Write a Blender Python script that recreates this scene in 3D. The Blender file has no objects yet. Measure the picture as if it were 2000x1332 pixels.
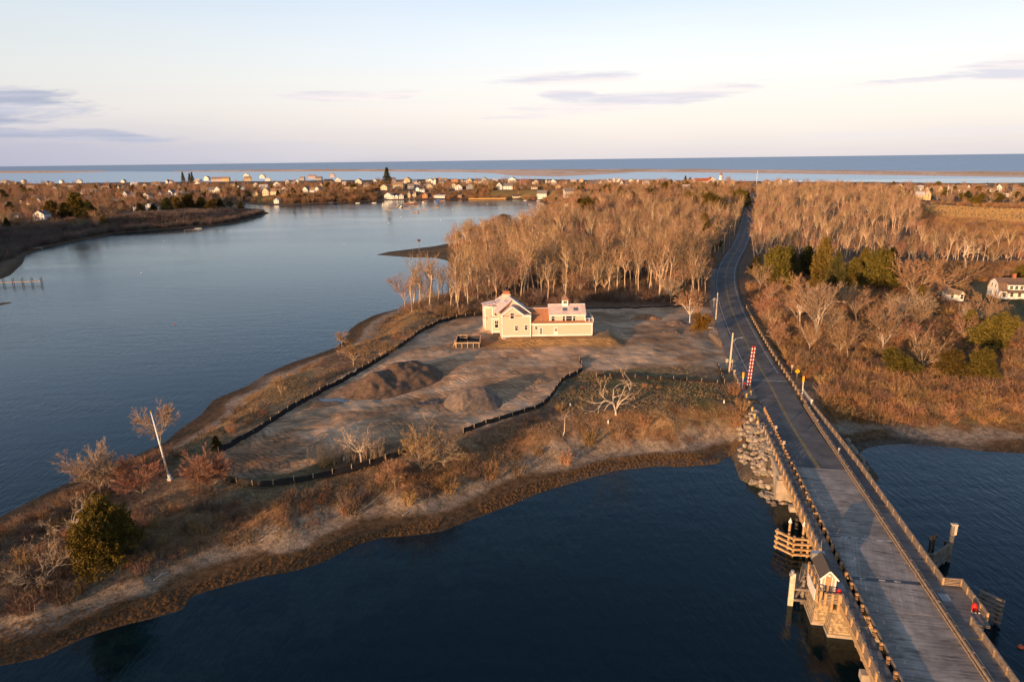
import bpy, bmesh, math, random
import numpy as np
from mathutils import Matrix, Vector
scene = bpy.context.scene
# ---------------------------------------------------------------- camera
FPX = 1333.0; PITCH = math.atan((666-312.5)/FPX); RHO = .0125; CZ = 54.0
_F = np.array([0, math.cos(PITCH), -math.sin(PITCH)]); _R0 = np.array([1., 0, 0]); _U0 = np.cross(_R0, _F)
_R = _R0*math.cos(RHO)-_U0*math.sin(RHO); _U = _U0*math.cos(RHO)+_R0*math.sin(RHO)
cam = bpy.data.objects.new('camera', bpy.data.cameras.new('camera')); scene.collection.objects.link(cam)
cam.data.lens = 24.0; cam.data.sensor_width = 36.0; cam.data.clip_start = 0.5; cam.data.clip_end = 200000
M = Matrix.Identity(4)
for i in range(3):
    M[i][0] = _R[i]; M[i][1] = _U[i]; M[i][2] = -_F[i]
M[2][3] = CZ
cam.matrix_world = M; scene.camera = cam
# ---------------------------------------------------------------- light
SUN_AZ = math.radians(39.0); SUN_EL = math.radians(7.0)
sun = bpy.data.objects.new('sun', bpy.data.lights.new('sun', 'SUN')); scene.collection.objects.link(sun)
sun.data.energy = 5.0; sun.data.angle = math.radians(0.5); sun.data.color = (1.0, .56, .27)
sd_ = Vector((math.sin(SUN_AZ)*math.cos(SUN_EL), math.cos(SUN_AZ)*math.cos(SUN_EL), -math.sin(SUN_EL)))
sun.rotation_euler = sd_.to_track_quat('-Z', 'Y').to_euler()
scene.view_settings.view_transform = 'Standard'; scene.view_settings.look = 'None'
scene.view_settings.exposure = 0.45; scene.view_settings.gamma = 1.0
scene.cycles.max_bounces = 5; scene.cycles.diffuse_bounces = 2; scene.cycles.glossy_bounces = 3
scene.cycles.transparent_max_bounces = 6; scene.cycles.caustics_reflective = False; scene.cycles.caustics_refractive = False

class NT:
    """small node-tree helper"""
    def __init__(s, t): s.t = t; s.n = t.nodes; s.l = t.links
    def new(s, ty, **kw):
        n = s.n.new(ty)
        for k, v in kw.items(): setattr(n, k, v)
        return n
    def put(s, inp, v):
        if isinstance(v, bpy.types.NodeSocket): s.l.new(v, inp)
        elif v is not None: inp.default_value = v
    def math(s, op, a, b=None, c=None, clamp=False):
        n = s.new('ShaderNodeMath', operation=op, use_clamp=clamp); s.put(n.inputs[0], a)
        if b is not None: s.put(n.inputs[1], b)
        if c is not None: s.put(n.inputs[2], c)
        return n.outputs[0]
    def mr(s, v, a, b, c=0., d=1., smooth=False):
        n = s.new('ShaderNodeMapRange', interpolation_type='SMOOTHSTEP' if smooth else 'LINEAR'); s.put(n.inputs[0], v)
        for i, x in enumerate((a, b, c, d)): s.put(n.inputs[i+1], x)
        return n.outputs[0]
    def mix(s, f, a, b, blend='MIX'):
        n = s.new('ShaderNodeMix', data_type='RGBA', blend_type=blend); s.put(n.inputs[0], f)
        s.put(n.inputs[6], a if isinstance(a, bpy.types.NodeSocket) else (*a[:3], 1)); s.put(n.inputs[7], b if isinstance(b, bpy.types.NodeSocket) else (*b[:3], 1))
        return n.outputs[2]
    def ramp(s, v, stops, interp='LINEAR'):
        n = s.new('ShaderNodeValToRGB'); s.put(n.inputs[0], v); cr = n.color_ramp; cr.interpolation = interp
        while len(cr.elements) < len(stops): cr.elements.new(.5)
        for e, (p, c) in zip(cr.elements, stops): e.position = p; e.color = (*c, 1) if len(c) == 3 else c
        return n.outputs[0]
    def noise(s, vec, scale, detail=3, rough=.55, dist=0., dim='3D'):
        n = s.new('ShaderNodeTexNoise', noise_dimensions=dim); s.put(n.inputs['Vector'], vec)
        n.inputs['Scale'].default_value = scale; n.inputs['Detail'].default_value = detail
        n.inputs['Roughness'].default_value = rough; n.inputs['Distortion'].default_value = dist
        return n.outputs[0]
    def map(s, vec, scale=(1, 1, 1), rot=(0, 0, 0), loc=(0, 0, 0)):
        n = s.new('ShaderNodeMapping'); s.put(n.inputs[0], vec)
        n.inputs[1].default_value = loc; n.inputs[2].default_value = rot; n.inputs[3].default_value = scale
        return n.outputs[0]
    def bump(s, h, strength=.3, dist=.1, normal=None):
        n = s.new('ShaderNodeBump'); s.put(n.inputs['Height'], h); s.put(n.inputs['Strength'], strength)
        n.inputs['Distance'].default_value = dist
        if normal is not None: s.put(n.inputs['Normal'], normal)
        return n.outputs[0]

# ---------------------------------------------------------------- world
world = bpy.data.worlds.new("World"); scene.world = world; world.use_nodes = True
w = NT(world.node_tree); w.n.clear()
tc = w.new('ShaderNodeTexCoord'); sep = w.new('ShaderNodeSeparateXYZ'); w.l.new(tc.outputs['Generated'], sep.inputs[0])
dx, dy, dz = sep.outputs
sky = w.new('ShaderNodeTexSky', sky_type='NISHITA'); sky.sun_disc = False
sky.sun_elevation = SUN_EL; sky.sun_rotation = math.radians(39+180); sky.altitude = 0; sky.air_density = 1.0; sky.dust_density = 1.5; sky.ozone_density = 1.5
nish = w.mix(1.0, sky.outputs[0], (.15, .15, .16), 'MULTIPLY')
warp = w.noise(w.map(tc.outputs['Generated'], (2, 2, 14)), 1.5, 3)
el = w.math('ADD', dz, w.math('MULTIPLY', w.math('SUBTRACT', warp, .5), .025))
right = w.ramp(el, [(0., (.73, .68, .70)), (.022, (.85, .78, .74)), (.05, (.95, .88, .80)), (.10, (.95, .94, .91)), (.15, (.86, .93, 1.0)), (.26, (.52, .70, .95)), (.5, (.26, .42, .72)), (1., (.15, .27, .55))])
left = w.ramp(el, [(0., (.40, .43, .55)), (.03, (.55, .54, .62)), (.065, (.76, .73, .72)), (.11, (.74, .77, .76)), (.17, (.66, .74, .80)), (.26, (.50, .64, .83)), (.5, (.22, .36, .64)), (1., (.13, .24, .50))])
uu = w.math('DIVIDE', dx, w.math('MAXIMUM', dy, .05)); vv = w.math('DIVIDE', dz, w.math('MAXIMUM', dy, .05))
side = w.mr(uu, -.85, .25, 0, 1, True)
grad = w.mix(side, left, right); grad = w.mix(1., grad, (.80, .79, .78), 'MULTIPLY')
# clouds: long thin ellipses in azimuth / elevation, broken up by noise
comb = w.new('ShaderNodeCombineXYZ'); w.put(comb.inputs[0], uu); w.put(comb.inputs[1], vv)
cn = w.noise(w.map(comb.outputs[0], (5, 42, 1)), 1.6, 7, .62, .35)
cn2 = w.noise(w.map(comb.outputs[0], (3, 60, 1), loc=(3, 7, 0)), 1.0, 5, .6)
def cloud_field(lst):
    acc = None
    for cx, cy, wd, ht, sl in lst:
        cu = (cx-1000)/1290.; cv = (312.5-.0125*(cx-1000)-cy)/1400.
        du = w.math('SUBTRACT', uu, cu)
        a = w.math('DIVIDE', du, wd/1290.); a = w.math('MULTIPLY', a, a)
        b = w.math('DIVIDE', w.math('SUBTRACT', w.math('SUBTRACT', vv, cv), w.math('MULTIPLY', du, sl)), ht/1400.); b = w.math('MULTIPLY', b, b)
        m = w.math('SUBTRACT', 1., w.math('ADD', a, b))
        acc = m if acc is None else w.math('MAXIMUM', acc, m)
    return acc
fA = cloud_field([(30, 203, 190, 30, -.06), (60, 216, 150, 12, .0), (40, 238, 120, 7, -.03), (120, 262, 260, 10, -.05)])
fB = cloud_field([(690, 195, 80, 9, -.02), (795, 191, 40, 7, .05), (1135, 160, 125, 10, .04), (1100, 192, 45, 10, .0), (1215, 203, 200, 15, .10), (1710, 166, 95, 6, .06), (1935, 130, 130, 15, .12), (1930, 152, 130, 11, .04)])
fC = cloud_field([(80, 315, 560, 62, -.02), (1760, 262, 380, 13, .03), (430, 300, 380, 28, 0)])
nz = w.math('MULTIPLY', w.math('SUBTRACT', cn, .5), 6.5)
dA = w.mr(w.math('ADD', fA, nz), -.9, .7, 0, .9, True); dB = w.mr(w.math('ADD', fB, nz), -.9, .7, 0, .85, True)
dC = w.mr(w.math('ADD', fC, w.math('MULTIPLY', nz, .35)), 0., 1.0, 0, .62, True)
col = w.mix(dC, grad, w.mix(side, (.38, .38, .47), (.66, .62, .62)))
col = w.mix(dA, col, w.mix(w.mr(cn2, .4, .65), (.31, .34, .44), (.46, .47, .55)))
col = w.mix(dB, col, w.mix(w.mr(cn2, .42, .6), (.55, .54, .61), (.78, .69, .66)))
puff = w.mr(w.math('ADD', cloud_field([(35, 272, 30, 6, .1)]), w.math('MULTIPLY', nz, .9)), 0, 1, 0, .25, True)
col = w.mix(puff, col, (.70, .53, .54))
front = w.mr(dy, -.25, .45, 0, 1, True)
col = w.mix(w.math('MULTIPLY', front, w.mr(dz, .25, .75, 1, .35, True)), nish, col)
below = w.mix(w.mr(dz, -.03, 0.0, 0, 1), (.10, .12, .15), col)
bg = w.new('ShaderNodeBackground'); w.put(bg.inputs[0], below); bg.inputs[1].default_value = 1.0
out = w.new('ShaderNodeOutputWorld'); w.l.new(bg.outputs[0], out.inputs[0])
bpy.context.scene.cycles.use_denoising = True

# ---------------------------------------------------------------- helpers
COL = scene.collection
def P(px, py, z=0.):
    d = _F*FPX+(px-1000)*_R+(666-py)*_U; t = (z-CZ)/d[2]
    return float(d[0]*t), float(d[1]*t)
def proj(x, y, z):
    v = np.stack([x, y, z-CZ], -1); q = v@_F
    return 1000+FPX*(v@_R)/q, 666-FPX*(v@_U)/q
def tag(o, label=None, cat=None, group=None, kind=None):
    if label: o['label'] = label
    if cat: o['category'] = cat
    if group: o['group'] = group
    if kind: o['kind'] = kind
    return o
def link(name, me, parent=None):
    o = bpy.data.objects.new(name, me); COL.objects.link(o)
    if parent is not None: o.parent = parent
    return o
def empty(name, label, cat, loc=(0, 0, 0), rz=0., group=None):
    o = bpy.data.objects.new(name, None); COL.objects.link(o); o.location = loc; o.rotation_euler[2] = rz; o.empty_display_size = .5
    return tag(o, label, cat, group)
def dup(root, loc, rz=0., sc=1., label=None, group=None):
    r = root.copy(); COL.objects.link(r); r.location = loc; r.rotation_euler = (0, 0, rz); r.scale = (sc,)*3 if not isinstance(sc, tuple) else sc
    if label: r['label'] = label
    if group: r['group'] = group
    for ch in KIDS.get(root.name, []):
        c = ch.copy(); COL.objects.link(c); c.parent = r
        for g in KIDS.get(ch.name, []):
            e = g.copy(); COL.objects.link(e); e.parent = c
    return r
KIDS = {}
class MB:
    def __init__(s): s.v = []; s.f = []; s.m = []
    def add(s, vs, fs, mi=0):
        b = len(s.v); s.v += [tuple(map(float, p)) for p in vs]; s.f += [tuple(b+i for i in f) for f in fs]; s.m += [mi]*len(fs)
    def box(s, c, size, rz=0., mi=0):
        cx, cy, cz = c; a, b, h = size[0]/2, size[1]/2, size[2]/2; co, si = math.cos(rz), math.sin(rz)
        vs = [(cx+x*co-y*si, cy+x*si+y*co, cz+z) for z in (-h, h) for x, y in ((-a, -b), (a, -b), (a, b), (-a, b))]
        s.add(vs, [(3, 2, 1, 0), (4, 5, 6, 7), (0, 1, 5, 4), (1, 2, 6, 5), (2, 3, 7, 6), (3, 0, 4, 7)], mi)
    def b2(s, x0, x1, y0, y1, z0, z1, mi=0): s.box(((x0+x1)/2, (y0+y1)/2, (z0+z1)/2), (x1-x0, y1-y0, z1-z0), 0, mi)
    def bar(s, p, q, wd, ht, mi=0):
        p = Vector(p); q = Vector(q); d = q-p; L = d.length
        if L < 1e-6: return
        d /= L; up = Vector((0, 0, 1)) if abs(d.z) < .95 else Vector((1, 0, 0)); sx = d.cross(up).normalized(); uz = sx.cross(d)
        vs = [e+sx*a*wd/2+uz*b*ht/2 for e in (p, q) for a, b in ((-1, -1), (1, -1), (1, 1), (-1, 1))]
        s.add(vs, [(0, 1, 2, 3), (7, 6, 5, 4), (0, 4, 5, 1), (1, 5, 6, 2), (2, 6, 7, 3), (3, 7, 4, 0)], mi)
    def tube(s, pts, rad, n=6, mi=0, cap=True):
        pts = [Vector(p) for p in pts]; b = len(s.v); k = len(pts)
        for i, p in enumerate(pts):
            d = (pts[min(i+1, k-1)]-pts[max(i-1, 0)]).normalized(); up = Vector((0, 0, 1)) if abs(d.z) < .9 else Vector((1, 0, 0))
            sx = d.cross(up).normalized(); uz = sx.cross(d)
            for j in range(n):
                a = 2*math.pi*j/n; q = p+(sx*math.cos(a)+uz*math.sin(a))*rad[i]; s.v.append((q.x, q.y, q.z))
        for i in range(k-1):
            for j in range(n):
                s.f.append((b+i*n+j, b+i*n+(j+1) % n, b+(i+1)*n+(j+1) % n, b+(i+1)*n+j)); s.m.append(mi)
        if cap:
            s.f.append(tuple(b+j for j in range(n))[::-1]); s.m.append(mi); s.f.append(tuple(b+(k-1)*n+j for j in range(n))); s.m.append(mi)
    def cyl(s, x, y, z0, z1, r, n=8, mi=0, r2=None): s.tube([(x, y, z0), (x, y, z1)], [r, r if r2 is None else r2], n, mi)
    def prism(s, poly, z0, z1, mi=0):
        n = len(poly); vs = [(x, y, z0) for x, y in poly]+[(x, y, z1) for x, y in poly]
        s.add(vs, [tuple(range(n))[::-1], tuple(range(n, 2*n))]+[(i, (i+1) % n, n+(i+1) % n, n+i) for i in range(n)], mi)
    def mesh(s, name, mats, smooth=False):
        me = bpy.data.meshes.new(name); me.from_pydata(s.v, [], s.f)
        for m in (mats if isinstance(mats, (list, tuple)) else [mats]): me.materials.append(m)
        if any(s.m): me.polygons.foreach_set('material_index', s.m)
        if smooth: me.polygons.foreach_set('use_smooth', [True]*len(s.f))
        me.update(); return me
    def build(s, name, mats, parent=None, smooth=False):
        o = link(name, s.mesh(name, mats, smooth), parent)
        if parent is not None: KIDS.setdefault(parent.name, []).append(o)
        return o
# ---------------------------------------------------------------- materials
MATS = {}
def mat(name, col, rough=.8, var=.25, scale=3., bump=0., bscale=None, spec=.3, metal=0., stretch=(1, 1, 1), col2=None, rnd=0., coords='Object', rot=(0, 0, 0)):
    if name in MATS: return MATS[name]
    m = bpy.data.materials.new(name); m.use_nodes = True; t = NT(m.node_tree); b = t.n['Principled BSDF']
    tc = t.new('ShaderNodeTexCoord'); vec = t.map(tc.outputs[coords], stretch, rot)
    n = t.noise(vec, scale, 4, .6)
    c2 = col2 or tuple(c*(1-var) for c in col); c1 = tuple(min(1, c*(1+var*.5)) for c in col)
    c = t.mix(t.mr(n, .35, .65), c2, c1)
    if rnd:
        oi = t.new('ShaderNodeObjectInfo'); hs = t.new('ShaderNodeHueSaturation')
        t.put(hs.inputs['Value'], t.mr(oi.outputs['Random'], 0, 1, 1-rnd, 1+rnd)); t.put(hs.inputs['Hue'], t.mr(t.math('FRACT', t.math('MULTIPLY', oi.outputs['Random'], 7.3)), 0, 1, .5-.06*rnd, .5+.05*rnd))
        t.put(hs.inputs['Color'], c); c = hs.outputs[0]
    t.put(b.inputs['Base Color'], c); b.inputs['Roughness'].default_value = rough; b.inputs['Specular IOR Level'].default_value = spec; b.inputs['Metallic'].default_value = metal
    if bump: t.put(b.inputs['Normal'], t.bump(t.noise(vec, bscale or scale*3, 3), bump, .05))
    MATS[name] = m; return m
def planks(name, col, pw=.2, axis=0, rot=0., rough=.85, var=.4, gap=.04):
    """boards pw wide laid across the given axis, with dark seams, grain and a tone of its own for each board"""
    if name in MATS: return MATS[name]
    m = bpy.data.materials.new(name); m.use_nodes = True; t = NT(m.node_tree); b = t.n['Principled BSDF']
    tc = t.new('ShaderNodeTexCoord'); vec = t.map(tc.outputs['Object'], (1, 1, 1), (0, 0, rot)); sp = t.new('ShaderNodeSeparateXYZ'); t.l.new(vec, sp.inputs[0])
    u = t.math('DIVIDE', sp.outputs[axis], pw); fr = t.math('FRACT', u); fl = t.math('FLOOR', u)
    wn = t.new('ShaderNodeTexWhiteNoise', noise_dimensions='1D'); t.put(wn.inputs['W'], fl)
    seam = t.math('MULTIPLY', t.math('GREATER_THAN', fr, gap), t.math('LESS_THAN', fr, 1-gap))
    st = [.6, .6, .6]; st[axis] = 6
    g = t.noise(t.map(vec, tuple(st)), 2.5, 5, .65); big = t.noise(vec, .35, 4, .6)
    v = t.math('MULTIPLY', t.mr(wn.outputs[0], 0, 1, 1-var*.28, 1+var*.2), t.mr(g, .3, .7, 1-var*.4, 1+var*.35)); v = t.math('MULTIPLY', v, t.mr(big, .35, .65, .72, 1.15))
    v = t.math('MULTIPLY', v, t.mr(seam, 0, 1, .75, 1)); v = t.math('MULTIPLY', v, t.mr(t.noise(t.map(vec, (.30, 1.6, 1), (0, 0, .45)), 1.1, 6, .7, .5), .50, .68, 1.12, .42)); v = t.math('MULTIPLY', v, t.mr(t.noise(t.map(vec, (.5, .2, 1)), .5, 4, .6), .4, .6, .85, 1.12))
    vc = t.new('ShaderNodeCombineXYZ')
    for i in range(3): t.put(vc.inputs[i], v)
    c = t.mix(1., col, vc.outputs[0], 'MULTIPLY')
    t.put(b.inputs['Base Color'], c); b.inputs['Roughness'].default_value = rough; b.inputs['Specular IOR Level'].default_value = .25
    t.put(b.inputs['Normal'], t.bump(seam, .4, .02)); MATS[name] = m; return m
# ================================================================ TERRAIN
def W(pts, z=0.): return [P(a, b, z) for a, b in pts]
south = [(0, 1300), (83, 1283), (166, 1244), (232, 1223), (298, 1207), (356, 1190), (373, 1165), (410, 1152), (456, 1140), (510, 1125), (560, 1118), (600, 1108), (640, 1094), (690, 1066), (745, 1050), (800, 1046), (860, 1038), (920, 1015), (960, 1000), (1000, 985), (1060, 960), (1130, 940), (1200, 920), (1280, 911), (1340, 912), (1400, 906), (1420, 893), (1437, 891), (1455, 897), (1472, 918), (1500, 945), (1535, 962), (1600, 968), (1660, 950), (1697, 928), (1692, 905), (1678, 885), (1695, 874), (1730, 868), (1775, 866), (1850, 873), (1920, 881), (2000, 885), (2120, 892), (2400, 905)]
north = [(527, 417), (508, 410), (470, 405), (430, 402), (400, 403), (440, 399), (480, 397), (500, 401), (560, 402), (620, 399), (700, 395), (750, 392), (860, 391), (940, 390), (1000, 390), (1048, 393), (1064, 398), (1066, 404), (1052, 416), (1035, 432), (1005, 442), (960, 452), (915, 464), (885, 474), (850, 481), (800, 487), (760, 492), (735, 498), (800, 503), (850, 504), (874, 509), (888, 520), (892, 545), (888, 562), (868, 578), (830, 592), (790, 601), (770, 605), (730, 616), (700, 631), (682, 645), (676, 660), (658, 678), (610, 695), (560, 712), (520, 730), (480, 755), (430, 775), (414, 784), (394, 809), (352, 838), (323, 863), (270, 888), (160, 930), (83, 966), (0, 1010), (-150, 1075), (-420, 1200), (-430, 1330), (-150, 1330)]
bank = [(0, 546), (20, 538), (37, 522), (45, 514), (50, 500), (87, 484), (120, 478), (160, 470), (225, 457), (300, 450), (375, 445), (440, 439), (480, 432), (503, 425)]
main = W(south)+[(620, 150), (1700, 1250)]+W([(1900, 366), (1700, 364), (1500, 363.5), (1300, 362), (1150, 361), (1000, 361), (800, 361), (600, 360), (400, 361), (200, 362), (0, 362), (-300, 363)])+[(-1700, 1100), (-900, 420)]+W([(-250, 600), (-60, 565)])+W(bank)+W(north)
isle = W([(-60, 596), (0, 592), (18, 590), (24, 592), (12, 594), (0, 597), (-60, 603)])
def inside(x, y, poly):
    c = np.zeros(np.shape(x), bool); n = len(poly)
    for i in range(n):
        x0, y0 = poly[i]; x1, y1 = poly[(i+1) % n]
        if y0 == y1: continue
        c ^= ((y0 > y) != (y1 > y)) & (x < (x1-x0)*(y-y0)/(y1-y0)+x0)
    return c
def segd(x, y, pts, closed=False):
    d = np.full(np.shape(x), 1e18); n = len(pts)
    for i in range(n if closed else n-1):
        x0, y0 = pts[i]; x1, y1 = pts[(i+1) % n]; ex, ey = x1-x0, y1-y0; L = ex*ex+ey*ey+1e-9
        t = np.clip(((x-x0)*ex+(y-y0)*ey)/L, 0, 1); d = np.minimum(d, (x-x0-t*ex)**2+(y-y0-t*ey)**2)
    return np.sqrt(d)
def sdf(x, y, poly):
    d = segd(x, y, poly, True); return np.where(inside(x, y, poly), d, -d)
def smooth(a, b, v):
    t = np.clip((v-a)/(b-a), 0, 1); return t*t*(3-2*t)
_rs = np.random.RandomState(5); _LAT = _rs.rand(256, 256)
def vnoise(x, y, sc):
    u = np.asarray(x)/sc; v = np.asarray(y)/sc; i = np.floor(u).astype(int); j = np.floor(v).astype(int); fu = u-i; fv = v-j
    fu = fu*fu*(3-2*fu); fv = fv*fv*(3-2*fv); g = lambda a, b: _LAT[a % 256, b % 256]
    return (g(i, j)*(1-fu)+g(i+1, j)*fu)*(1-fv)+(g(i, j+1)*(1-fu)+g(i+1, j+1)*fu)*fv
def fbm(x, y, sc, o=4):
    s = 0; a = 1; t = 0
    for k in range(o): s = s+a*vnoise(x+17.3*k, y-9.1*k, sc/2**k); t += a; a *= .55
    return s/t
# the road
road_px = [(1745, 1332, 4.5), (1600, 916, 4.5), (1542, 824, 4.5), (1503, 750, 4.6), (1490, 728, 4.7), (1470, 692, 4.9), (1448, 648, 5.2), (1428, 602, 5.6), (1420, 572, 5.9), (1417, 548, 6.2), (1420, 525, 6.5), (1429, 504, 6.8), (1441, 485, 7.2), (1449, 468, 7.5), (1454, 452, 7.8), (1458, 436, 8.2), (1461, 420, 9), (1464, 404, 10), (1468, 388, 11.5), (1472, 377, 12.5)]
_rp = np.array([(*P(a, b, z), z) for a, b, z in road_px])
def spline(pts, step):
    pts = np.asarray(pts, float); out = []
    for i in range(len(pts)-1):
        p0 = pts[max(i-1, 0)]; p1 = pts[i]; p2 = pts[i+1]; p3 = pts[min(i+2, len(pts)-1)]
        n = max(2, int(np.linalg.norm(p2-p1)/step))
        for t in np.arange(n)/n: out.append(.5*((2*p1)+(-p0+p2)*t+(2*p0-5*p1+4*p2-p3)*t*t+(-p0+3*p1-3*p2+p3)*t**3))
    out.append(pts[-1]); return np.array(out)
RD = spline(_rp, 3.0)
RDL = RD[RD[:, 1] > 103.]            # the part that lies on land
def road_near(x, y):
    d = np.full(np.shape(x), 1e18); z = np.zeros(np.shape(x))
    for i in range(len(RDL)-1):
        x0, y0, z0 = RDL[i]; x1, y1, z1 = RDL[i+1]; ex, ey = x1-x0, y1-y0; L = ex*ex+ey*ey+1e-9
        t = np.clip(((x-x0)*ex+(y-y0)*ey)/L, 0, 1); q = (x-x0-t*ex)**2+(y-y0-t*ey)**2; m = q < d
        d = np.where(m, q, d); z = np.where(m, z0+(z1-z0)*t, z)
    return np.sqrt(d), z
ctrl_px = [(331, 935, 4.6), (215, 1110, 4.2), (60, 1130, 3), (-100, 1200, 2.5), (190, 950, 4), (450, 850, 5), (420, 960, 4.6), (600, 960, 4.6), (700, 800, 5.8), (560, 870, 5.2), (900, 700, 6.8), (780, 650, 6), (1100, 640, 8), (1280, 640, 6.6), (1400, 690, 5.3), (1200, 800, 5.6), (1350, 760, 5.4), (1000, 880, 4.6), (800, 960, 4.2), (1300, 850, 4),
           (850, 600, 6), (1000, 560, 7), (1250, 560, 7.5), (1250, 480, 8), (1000, 500, 7), (950, 460, 6), (1700, 650, 4.6), (1900, 700, 3.4), (1750, 780, 2.6), (1990, 790, 2.4), (1950, 590, 5.5), (1600, 700, 3.6), (1560, 640, 4.4), (1700, 480, 7), (1600, 400, 12), (1980, 520, 4), (1900, 425, 2), (1800, 412, 2.4), (1950, 378, 5), (1750, 375, 8),
           (1100, 385, 14), (1150, 400, 12), (1400, 375, 15), (1300, 365, 17), (1050, 372, 17), (985, 376, 13), (860, 388, 2.5), (780, 392, 2.2), (780, 368, 14), (900, 368, 15), (830, 352, 20), (600, 390, 6), (600, 372, 14), (530, 390, 5), (480, 388, 4), (450, 366, 15), (300, 380, 10), (300, 362, 16), (200, 385, 11), (50, 365, 16), (120, 410, 10), (230, 430, 8.5), (80, 440, 8), (400, 420, 5.5), (20, 480, 5), (480, 415, 3), (-200, 450, 10), (-300, 520, 8)]
_cp = np.array([(*P(a, b, z), z) for a, b, z in ctrl_px]+[(600, 300, 6), (1200, 900, 8), (-700, 600, 10), (-900, 1000, 12)])
house_c = P(1068, 652, 8.6)
piles_def = [((762, 738), 5.6, 10.5, 6.2, 3.9, .55), ((925, 778), 5.6, 6.4, 5.4, 3.0, .2)]
def hgt(x, y):
    x = np.asarray(x, float); y = np.asarray(y, float)
    sh = x.shape; x = x.ravel(); y = y.ravel()
    s1 = sdf(x, y, main); s2 = sdf(x, y, isle); s = np.maximum(s1, s2)
    dist = np.hypot(x, y)
    num = 0; den = 0
    for cx, cy, cz in _cp:
        q = 1/(((x-cx)**2+(y-cy)**2+(.06*dist)**2+30)**1.6); num = num+q*cz; den = den+q
    base = num/den
    wob = (fbm(x, y, 9, 3)-.5)*3.0
    sc = np.clip(dist/130., 1, 3)
    sl = s+wob*.45
    beach = .085*np.clip(s, 0, 8)
    ramp = smooth(5.5*sc, 15*sc, sl+wob*.8)
    land = beach+ramp*np.maximum(base-.5, .3)
    near = dist < 500
    land = land+ramp*((fbm(x, y, 24, 4)-.5)*1.0+(fbm(x, y, 4, 3)-.5)*.45*near+(fbm(x+91, y, 60, 3)-.5)*3.0*(dist > 320))
    land = np.where(s2 > s1, np.minimum(land, .9), land)
    sea = -np.clip(.07*(-s), 0, 1.1)-np.clip(.22*(-s-13), 0, 4)
    h = np.where(s > 0, land, sea)
    # the house stands on a filled pad with steep sides
    hx, hy = (x-house_c[0]), (y-house_c[1])
    ex = np.maximum(np.abs(hx-1.0)-15.5, 0); ey = np.maximum(np.abs(hy-6)-9.5, 0); pd = np.hypot(ex, ey)+(fbm(x, y, 3, 3)-.5)*1.6
    pad = smooth(4.2, .4, pd)
    h = h*(1-pad)+8.5*pad
    # a flat graded pit for the timber formwork left of the house
    px_, py_ = P(915, 668, 6.6); pp = smooth(11, 6, np.hypot((x-px_)/1.1, (y-py_)))
    h = h*(1-pp)+6.5*pp
    rd, rz = road_near(x, y)
    if np.any(rd < 40):
        fill = rz-.25-np.clip((rd-6.6), 0, 99)*.8-np.clip(108-y,0,9)*.5
        wgt = smooth(14, 6.5, rd)*(y > 104)
        onl = np.where(y > 104, np.maximum(h, np.where(rd < 16, fill, -99)), h)
        h = onl*(1-wgt)+np.where(s > -30, np.maximum(fill, np.minimum(onl, rz-.25)), onl)*wgt
    return h.reshape(sh)
def G(px, py, z0=5.):
    """the point of the ground that the photograph shows at px, py"""
    z = z0
    for _ in range(14):
        x, y = P(px, py, z); h = max(0., float(hgt(np.array([x]), np.array([y]))[0])); z = z+(h-z)*.6
    x, y = P(px, py, z); return x, y, float(hgt(np.array([x]), np.array([y]))[0])
def GV(pts, z0=5.):
    a = np.array(pts, float); z = np.full(len(a), z0)
    d = _F*FPX+(a[:, 0:1]-1000)*_R+(666-a[:, 1:2])*_U
    for _ in range(14):
        t = (z-CZ)/d[:, 2]; h = np.maximum(hgt(d[:, 0]*t, d[:, 1]*t), 0); z = z+(h-z)*.6
    t = (z-CZ)/d[:, 2]; x = d[:, 0]*t; y = d[:, 1]*t; return np.stack([x, y, hgt(x, y)], -1)
dirt_px = [(428, 882), (470, 860), (520, 830), (570, 797), (640, 750), (700, 718), (760, 690), (800, 664), (850, 634), (900, 620), (950, 616), (1050, 598), (1150, 603), (1250, 598), (1340, 597), (1392, 600), (1412, 650), (1424, 720), (1405, 720), (1340, 712), (1280, 716), (1200, 722), (1137, 728), (1106, 737), (1092, 765), (1060, 794), (1000, 814), (940, 836), (880, 850), (800, 860), (740, 868), (700, 878), (620, 905), (560, 925), (480, 935), (440, 935)]
dirt = [tuple(p[:2]) for p in GV(dirt_px)]
lawns = [[tuple(p[:2]) for p in GV(q)] for q in ([(90, 448), (60, 436), (100, 424), (180, 428), (185, 438)], [(940, 388), (960, 372), (1040, 370), (1110, 372), (1075, 388), (1000, 388)], [(480, 396), (490, 382), (545, 386), (548, 398)],
                                             [(1880, 560), (1900, 548), (2100, 560), (2100, 700), (1960, 620), (1890, 610)], [(360, 388), (400, 380), (460, 386), (450, 396), (380, 394)], [(1850, 600), (1900, 600), (1930, 650), (1880, 640)], [(1200, 745), (1300, 745), (1400, 752), (1380, 790), (1300, 775)])]
marsh = [tuple(p[:2]) for p in GV([(1810, 398), (1850, 400), (1900, 404), (2100, 412), (2100, 442), (1950, 436), (1850, 428), (1800, 412)], 2.)]
spit = [tuple(p[:2]) for p in GV([(730, 500), (800, 485), (872, 474), (880, 490), (872, 512), (800, 505)], 1.)]
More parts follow.
